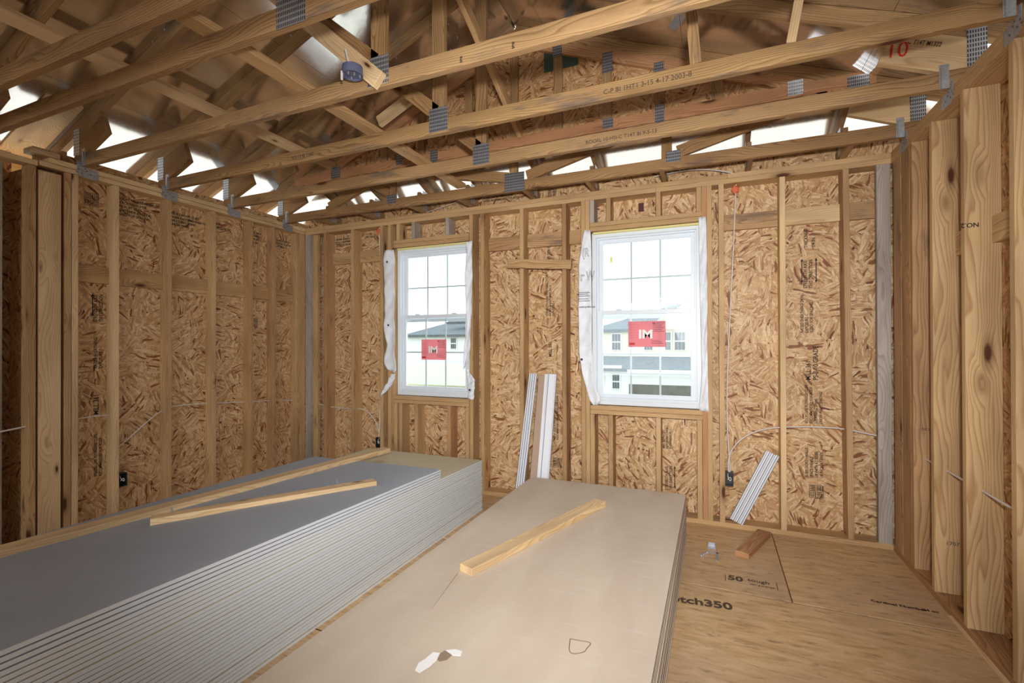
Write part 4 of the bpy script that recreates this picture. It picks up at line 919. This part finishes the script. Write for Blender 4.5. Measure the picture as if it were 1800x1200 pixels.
# ------------------------------------------------------------------ electrical boxes and cables
def ebox(label, loc, axis):
    e = empty('outlet_box', loc); tag(e, label, 'outlet box', 'black electrical boxes on the studs')
    x, y, z = loc; bm = bmesh.new(); w_, d, h, t_ = .056, .07, .105, .004
    if axis == 'y': 
        for q in ((0, t_, 0, d, 0, h), (w_ - t_, w_, 0, d, 0, h), (t_, w_ - t_, 0, d, 0, t_), (t_, w_ - t_, 0, d, h - t_, h), (t_, w_ - t_, d - t_, d, t_, h - t_)): add_box(bm, *q)
    else:
        for q in ((-d, 0, 0, t_, 0, h), (-d, 0, w_ - t_, w_, 0, h), (-d, 0, t_, w_ - t_, 0, t_), (-d, 0, t_, w_ - t_, h - t_, h), (-d, -d + t_, t_, w_ - t_, t_, h - t_)): add_box(bm, *q)
    mesh_obj('box_shell', bm, BLACKBOX, Matrix.Translation(loc), e)
    if axis == 'y': pts = [(x + .02, y + .05, z + .095), (x + .012, y + .01, z + .075), (x + .03, y + .004, z + .03), (x + .046, y + .01, z + .05), (x + .03, y + .006, z + .08), (x + .015, y + .02, z + .045)]
    else: pts = [(x - .05, y + .02, z + .095), (x - .01, y + .012, z + .075), (x - .004, y + .03, z + .03), (x - .01, y + .046, z + .05), (x - .006, y + .03, z + .07), (x - .01, y + .015, z + .045)]
    tube('wire_loop', pts, .003, CABLE, e)
    return e
ebox('black outlet box with coiled wires on a stud right of the right window', (.078, YB + .002, .325), 'y')
ebox('black outlet box on a stud left of the left window', (-3.322, YB + .002, .345), 'y')
ebox('black outlet box on a left wall stud above the grey drywall', (XL, 2.229, .32), 'x')
def cable(label, pts, r=.0045):
    o = tube('electric_cable', pts, r, CABLE); tag(o, label, 'electric cable', 'white electric cables'); return o
def foam(par, x, y, z):
    bm = bmesh.new(); bmesh.ops.create_icosphere(bm, subdivisions=3, radius=.028)
    for v in bm.verts: v.co *= 1 + .25 * math.sin(v.co.x * 150) * math.cos(v.co.z * 120); v.co.z *= 1.15; v.co.y *= .6
    for f in bm.faces: f.smooth = True
    mesh_obj('orange_foam_seal', bm, ORANGE, Matrix.Translation((x, y, z)), par)
c1 = cable('white cable dropping from orange foam beside the right window', [(.165, 4.14, 2.70), (.16, 4.13, 2.60), (.147, 4.14, 2.27), (.125, 4.14, 1.82), (.095, 4.13, 1.27), (.088, 4.12, .75), (.105, 4.11, .60), (.11, 4.11, .43)])
foam(c1, .162, 4.13, 2.655)
cable('white cable arching from the outlet box along the right half of back wall', [(.10, 4.11, .43), (.092, 4.12, .52), (.12, 4.13, .60), (.18, 4.14, .684), (.30, 4.15, .764), (.446, 4.15, .80), (.68, 4.15, .816), (.86, 4.15, .819), (.93, 4.15, .803), (1.07, 4.13, .78)])
c2 = cable('white cable dropping from orange foam beside the left window', [(-3.315, 4.14, 2.70), (-3.31, 4.13, 2.55), (-3.295, 4.14, 2.25), (-3.27, 4.13, 1.9), (-3.285, 4.14, 1.2), (-3.30, 4.12, .6), (-3.30, 4.11, .45)])
foam(c2, -3.312, 4.13, 2.655)
cable('white cable sagging across the left part of the back wall', [(-4.30, 4.15, .79), (-4.19, 4.15, .742), (-3.855, 4.15, .72), (-3.63, 4.15, .735), (-3.53, 4.15, .73), (-3.42, 4.15, .668), (-3.33, 4.14, .56), (-3.30, 4.12, .44)])
cable('white cable running level through the studs of the left wall', [(-4.395, 2.22, .60), (-4.39, 2.264, .62), (-4.39, 2.42, .76), (-4.39, 2.592, .89), (-4.39, 2.70, .905), (-4.39, 3.02, .889), (-4.39, 3.415, .855), (-4.39, 3.76, .835), (-4.39, 4.14, .793)])
cable('short white cable in the first left wall stud bay', [(-4.39, 1.95, .884), (-4.39, 2.10, .898), (-4.39, 2.20, .89)])
cable('white cable entering the dark bay at the left edge', [(-4.36, 1.30, .84), (-4.36, 1.5, .86), (-4.36, 1.71, .885)], .006)
cable('white cable passing through the studs of the right wall', [(1.20, 4.10, .74), (1.20, 3.906, .714), (1.20, 3.6, .728), (1.20, 3.41, .724), (1.20, 3.2, .72), (1.20, 3.03, .723), (1.20, 2.81, .713), (1.20, 2.6, .72)], .0055)
cable('thin white cable resting over the back wall plate above right window', [(-.45, 4.12, 2.84), (-.23, 4.12, 2.862), (-.05, 4.12, 2.85), (.10, 4.12, 2.80), (.16, 4.13, 2.78)])
cable('thin white cable above the back wall plate over the left window', [(-2.80, 4.12, 2.78), (-2.6, 4.12, 2.80), (-2.3, 4.12, 2.86), (-2.15, 4.12, 2.90)], .003)

# ------------------------------------------------------------------ outside
gr = box('ground', -80, 60, 22, 110, -3.6, -3.5, GRASS, None, 0); gr['kind'] = 'structure'; gr['label'] = 'patchy grass and bare soil outside'
box('ground', -80, 60, -40, 22, -3.6, -3.5, plain('pale_soil', (.62, .60, .57), .9), None, 0)['kind'] = 'structure'
SC = 1.42
def W3(x, z, y=30.0): return (x * SC, y * SC, (z - HC) * SC + HC)
def ofl(par, name, x0, x1, z0, z1, y, d, m):
    a = W3(x0, z0, y); b_ = W3(x1, z1, y); return box(name, min(a[0], b_[0]), max(a[0], b_[0]), a[1], a[1] + d, min(a[2], b_[2]), max(a[2], b_[2]), m, par, 0)
def owin(par, x0, x1, z0, z1, y):
    f = ofl(par, 'window', x0 - .06, x1 + .06, z0 - .06, z1 + .06, y - .06, .06, STUCCOW)
    zm = (z0 + z1) / 2
    for a, b_ in ((z0, zm - .04), (zm + .04, z1)):
        for k in range(3):
            w_ = (x1 - x0) / 3; ofl(f, 'pane', x0 + w_ * k + .012, x0 + w_ * (k + 1) - .012, a, b_, y - .08, .02, GLASSDK)
def roofq(par, pts, m=None):
    bm = bmesh.new(); A = [bm.verts.new(q) for q in pts]; B = [bm.verts.new((q[0], q[1] + .1, q[2] - .25)) for q in pts]; n = len(pts)
    bm.faces.new(A); bm.faces.new(B[::-1])
    for i in range(n): bm.faces.new((A[(i + 1) % n], A[i], B[i], B[(i + 1) % n]))
    bmesh.ops.recalc_face_normals(bm, faces=bm.faces[:])
    return mesh_obj('roof', bm, m or SHINGLE, None, par)
ha = empty('house', W3(-3.5, -1.9)); tag(ha, 'cream two-storey house with garage seen through the right window', 'house')
ofl(ha, 'upper_wall', -7.2, 1.5, .35, 2.35, 30, 5, STUCCO)
ofl(ha, 'lower_wall', -7.2, 1.5, -2.0, -.20, 29, 1.3, STUCCOW)
ofl(ha, 'fascia', -4.75, 1.5, -.30, -.10, 28.6, .3, STUCCOW); ofl(ha, 'fascia', -7.2, -5.1, -.05, .12, 28.6, .3, STUCCOW)
roofq(ha, [W3(-7.2, -.05, 28.6), W3(1.5, -.10, 28.6), W3(1.5, .62, 30), W3(-7.2, .66, 30)])
roofq(ha, [W3(-7.4, 2.30, 29.7), W3(-3.3, 2.35, 29.7), W3(-2.0, 4.05, 33), W3(-2.6, 3.8, 33)])
roofq(ha, [W3(-7.4, 2.30, 29.7), W3(-2.9, 2.35, 29.7), W3(-1.55, 3.85, 33), W3(-2.2, 4.05, 33)])
bm = bmesh.new(); fs = [W3(-3.6, 2.3, 29.6), W3(1.5, 2.3, 29.6), W3(1.5, 3.2, 29.6), W3(-1.3, 3.82, 29.6)]; bm.faces.new([bm.verts.new(q) for q in fs][::-1])
o = mesh_obj('gable_wall', bm, STUCCO, None, ha); md = o.modifiers.new('s', 'SOLIDIFY'); md.thickness = .3
for a, b_ in (((-3.8, 2.28), (-1.3, 3.88)), ((-1.3, 3.88), (1.5, 3.2))): p_, q_ = W3(*a, 29.4), W3(*b_, 29.4); board('rake_trim', p_, q_, (0, 0, 1), .18, .2, plain('tan_trim', srgb(205, 190, 150), .8) if a[0] == -3.8 else bpy.data.materials['tan_trim'], ha, 0)
owin(ha, -5.92, -5.38, 1.05, 2.03, 30); owin(ha, -2.72, -2.40, 1.05, 2.1, 30); owin(ha, -2.18, -1.58, 1.05, 2.1, 30); owin(ha, -3.95, -3.45, 1.05, 2.1, 30)
owin(ha, -5.70, -5.28, -1.28, -.45, 29); owin(ha, -6.5, -6.25, -1.0, -.42, 29)
ofl(ha, 'garage_opening', -4.72, 1.5, -1.9, -1.0, 28.97, .04, GARAGE)
ofl(ha, 'driveway', -6.5, 1.5, -2.05, -2.0, 22, 9, plain('driveway', (.6, .6, .58), .9))
hb = empty('house', W3(-18.5, -1.9)); tag(hb, 'white house with grey roof seen through the left window', 'house')
ofl(hb, 'wall', -22.5, -13, -.05, 2.15, 30, 6, STUCCOW); ofl(hb, 'lower_wall', -22.5, -13, -1.5, .1, 29.2, .8, plain('pale_block', (.66, .68, .60), .9))
roofq(hb, [W3(-21.6, 2.12, 29.6), W3(-12.5, 2.12, 29.6), W3(-12.5, 4.4, 34), W3(-18.6, 3.3, 34), W3(-20.2, 3.2, 34)])
roofq(hb, [W3(-18.6, 3.1, 31), W3(-12.5, 3.1, 31), W3(-12.5, 4.6, 33), W3(-16.2, 3.75, 33)])
owin(hb, -17.6, -17.15, 1.1, 1.85, 30)
ofl(hb, 'dark_fence', -18.6, -15.8, -1.55, -1.38, 27, .1, GLASSDK)
# shrubs at the foot of the white house
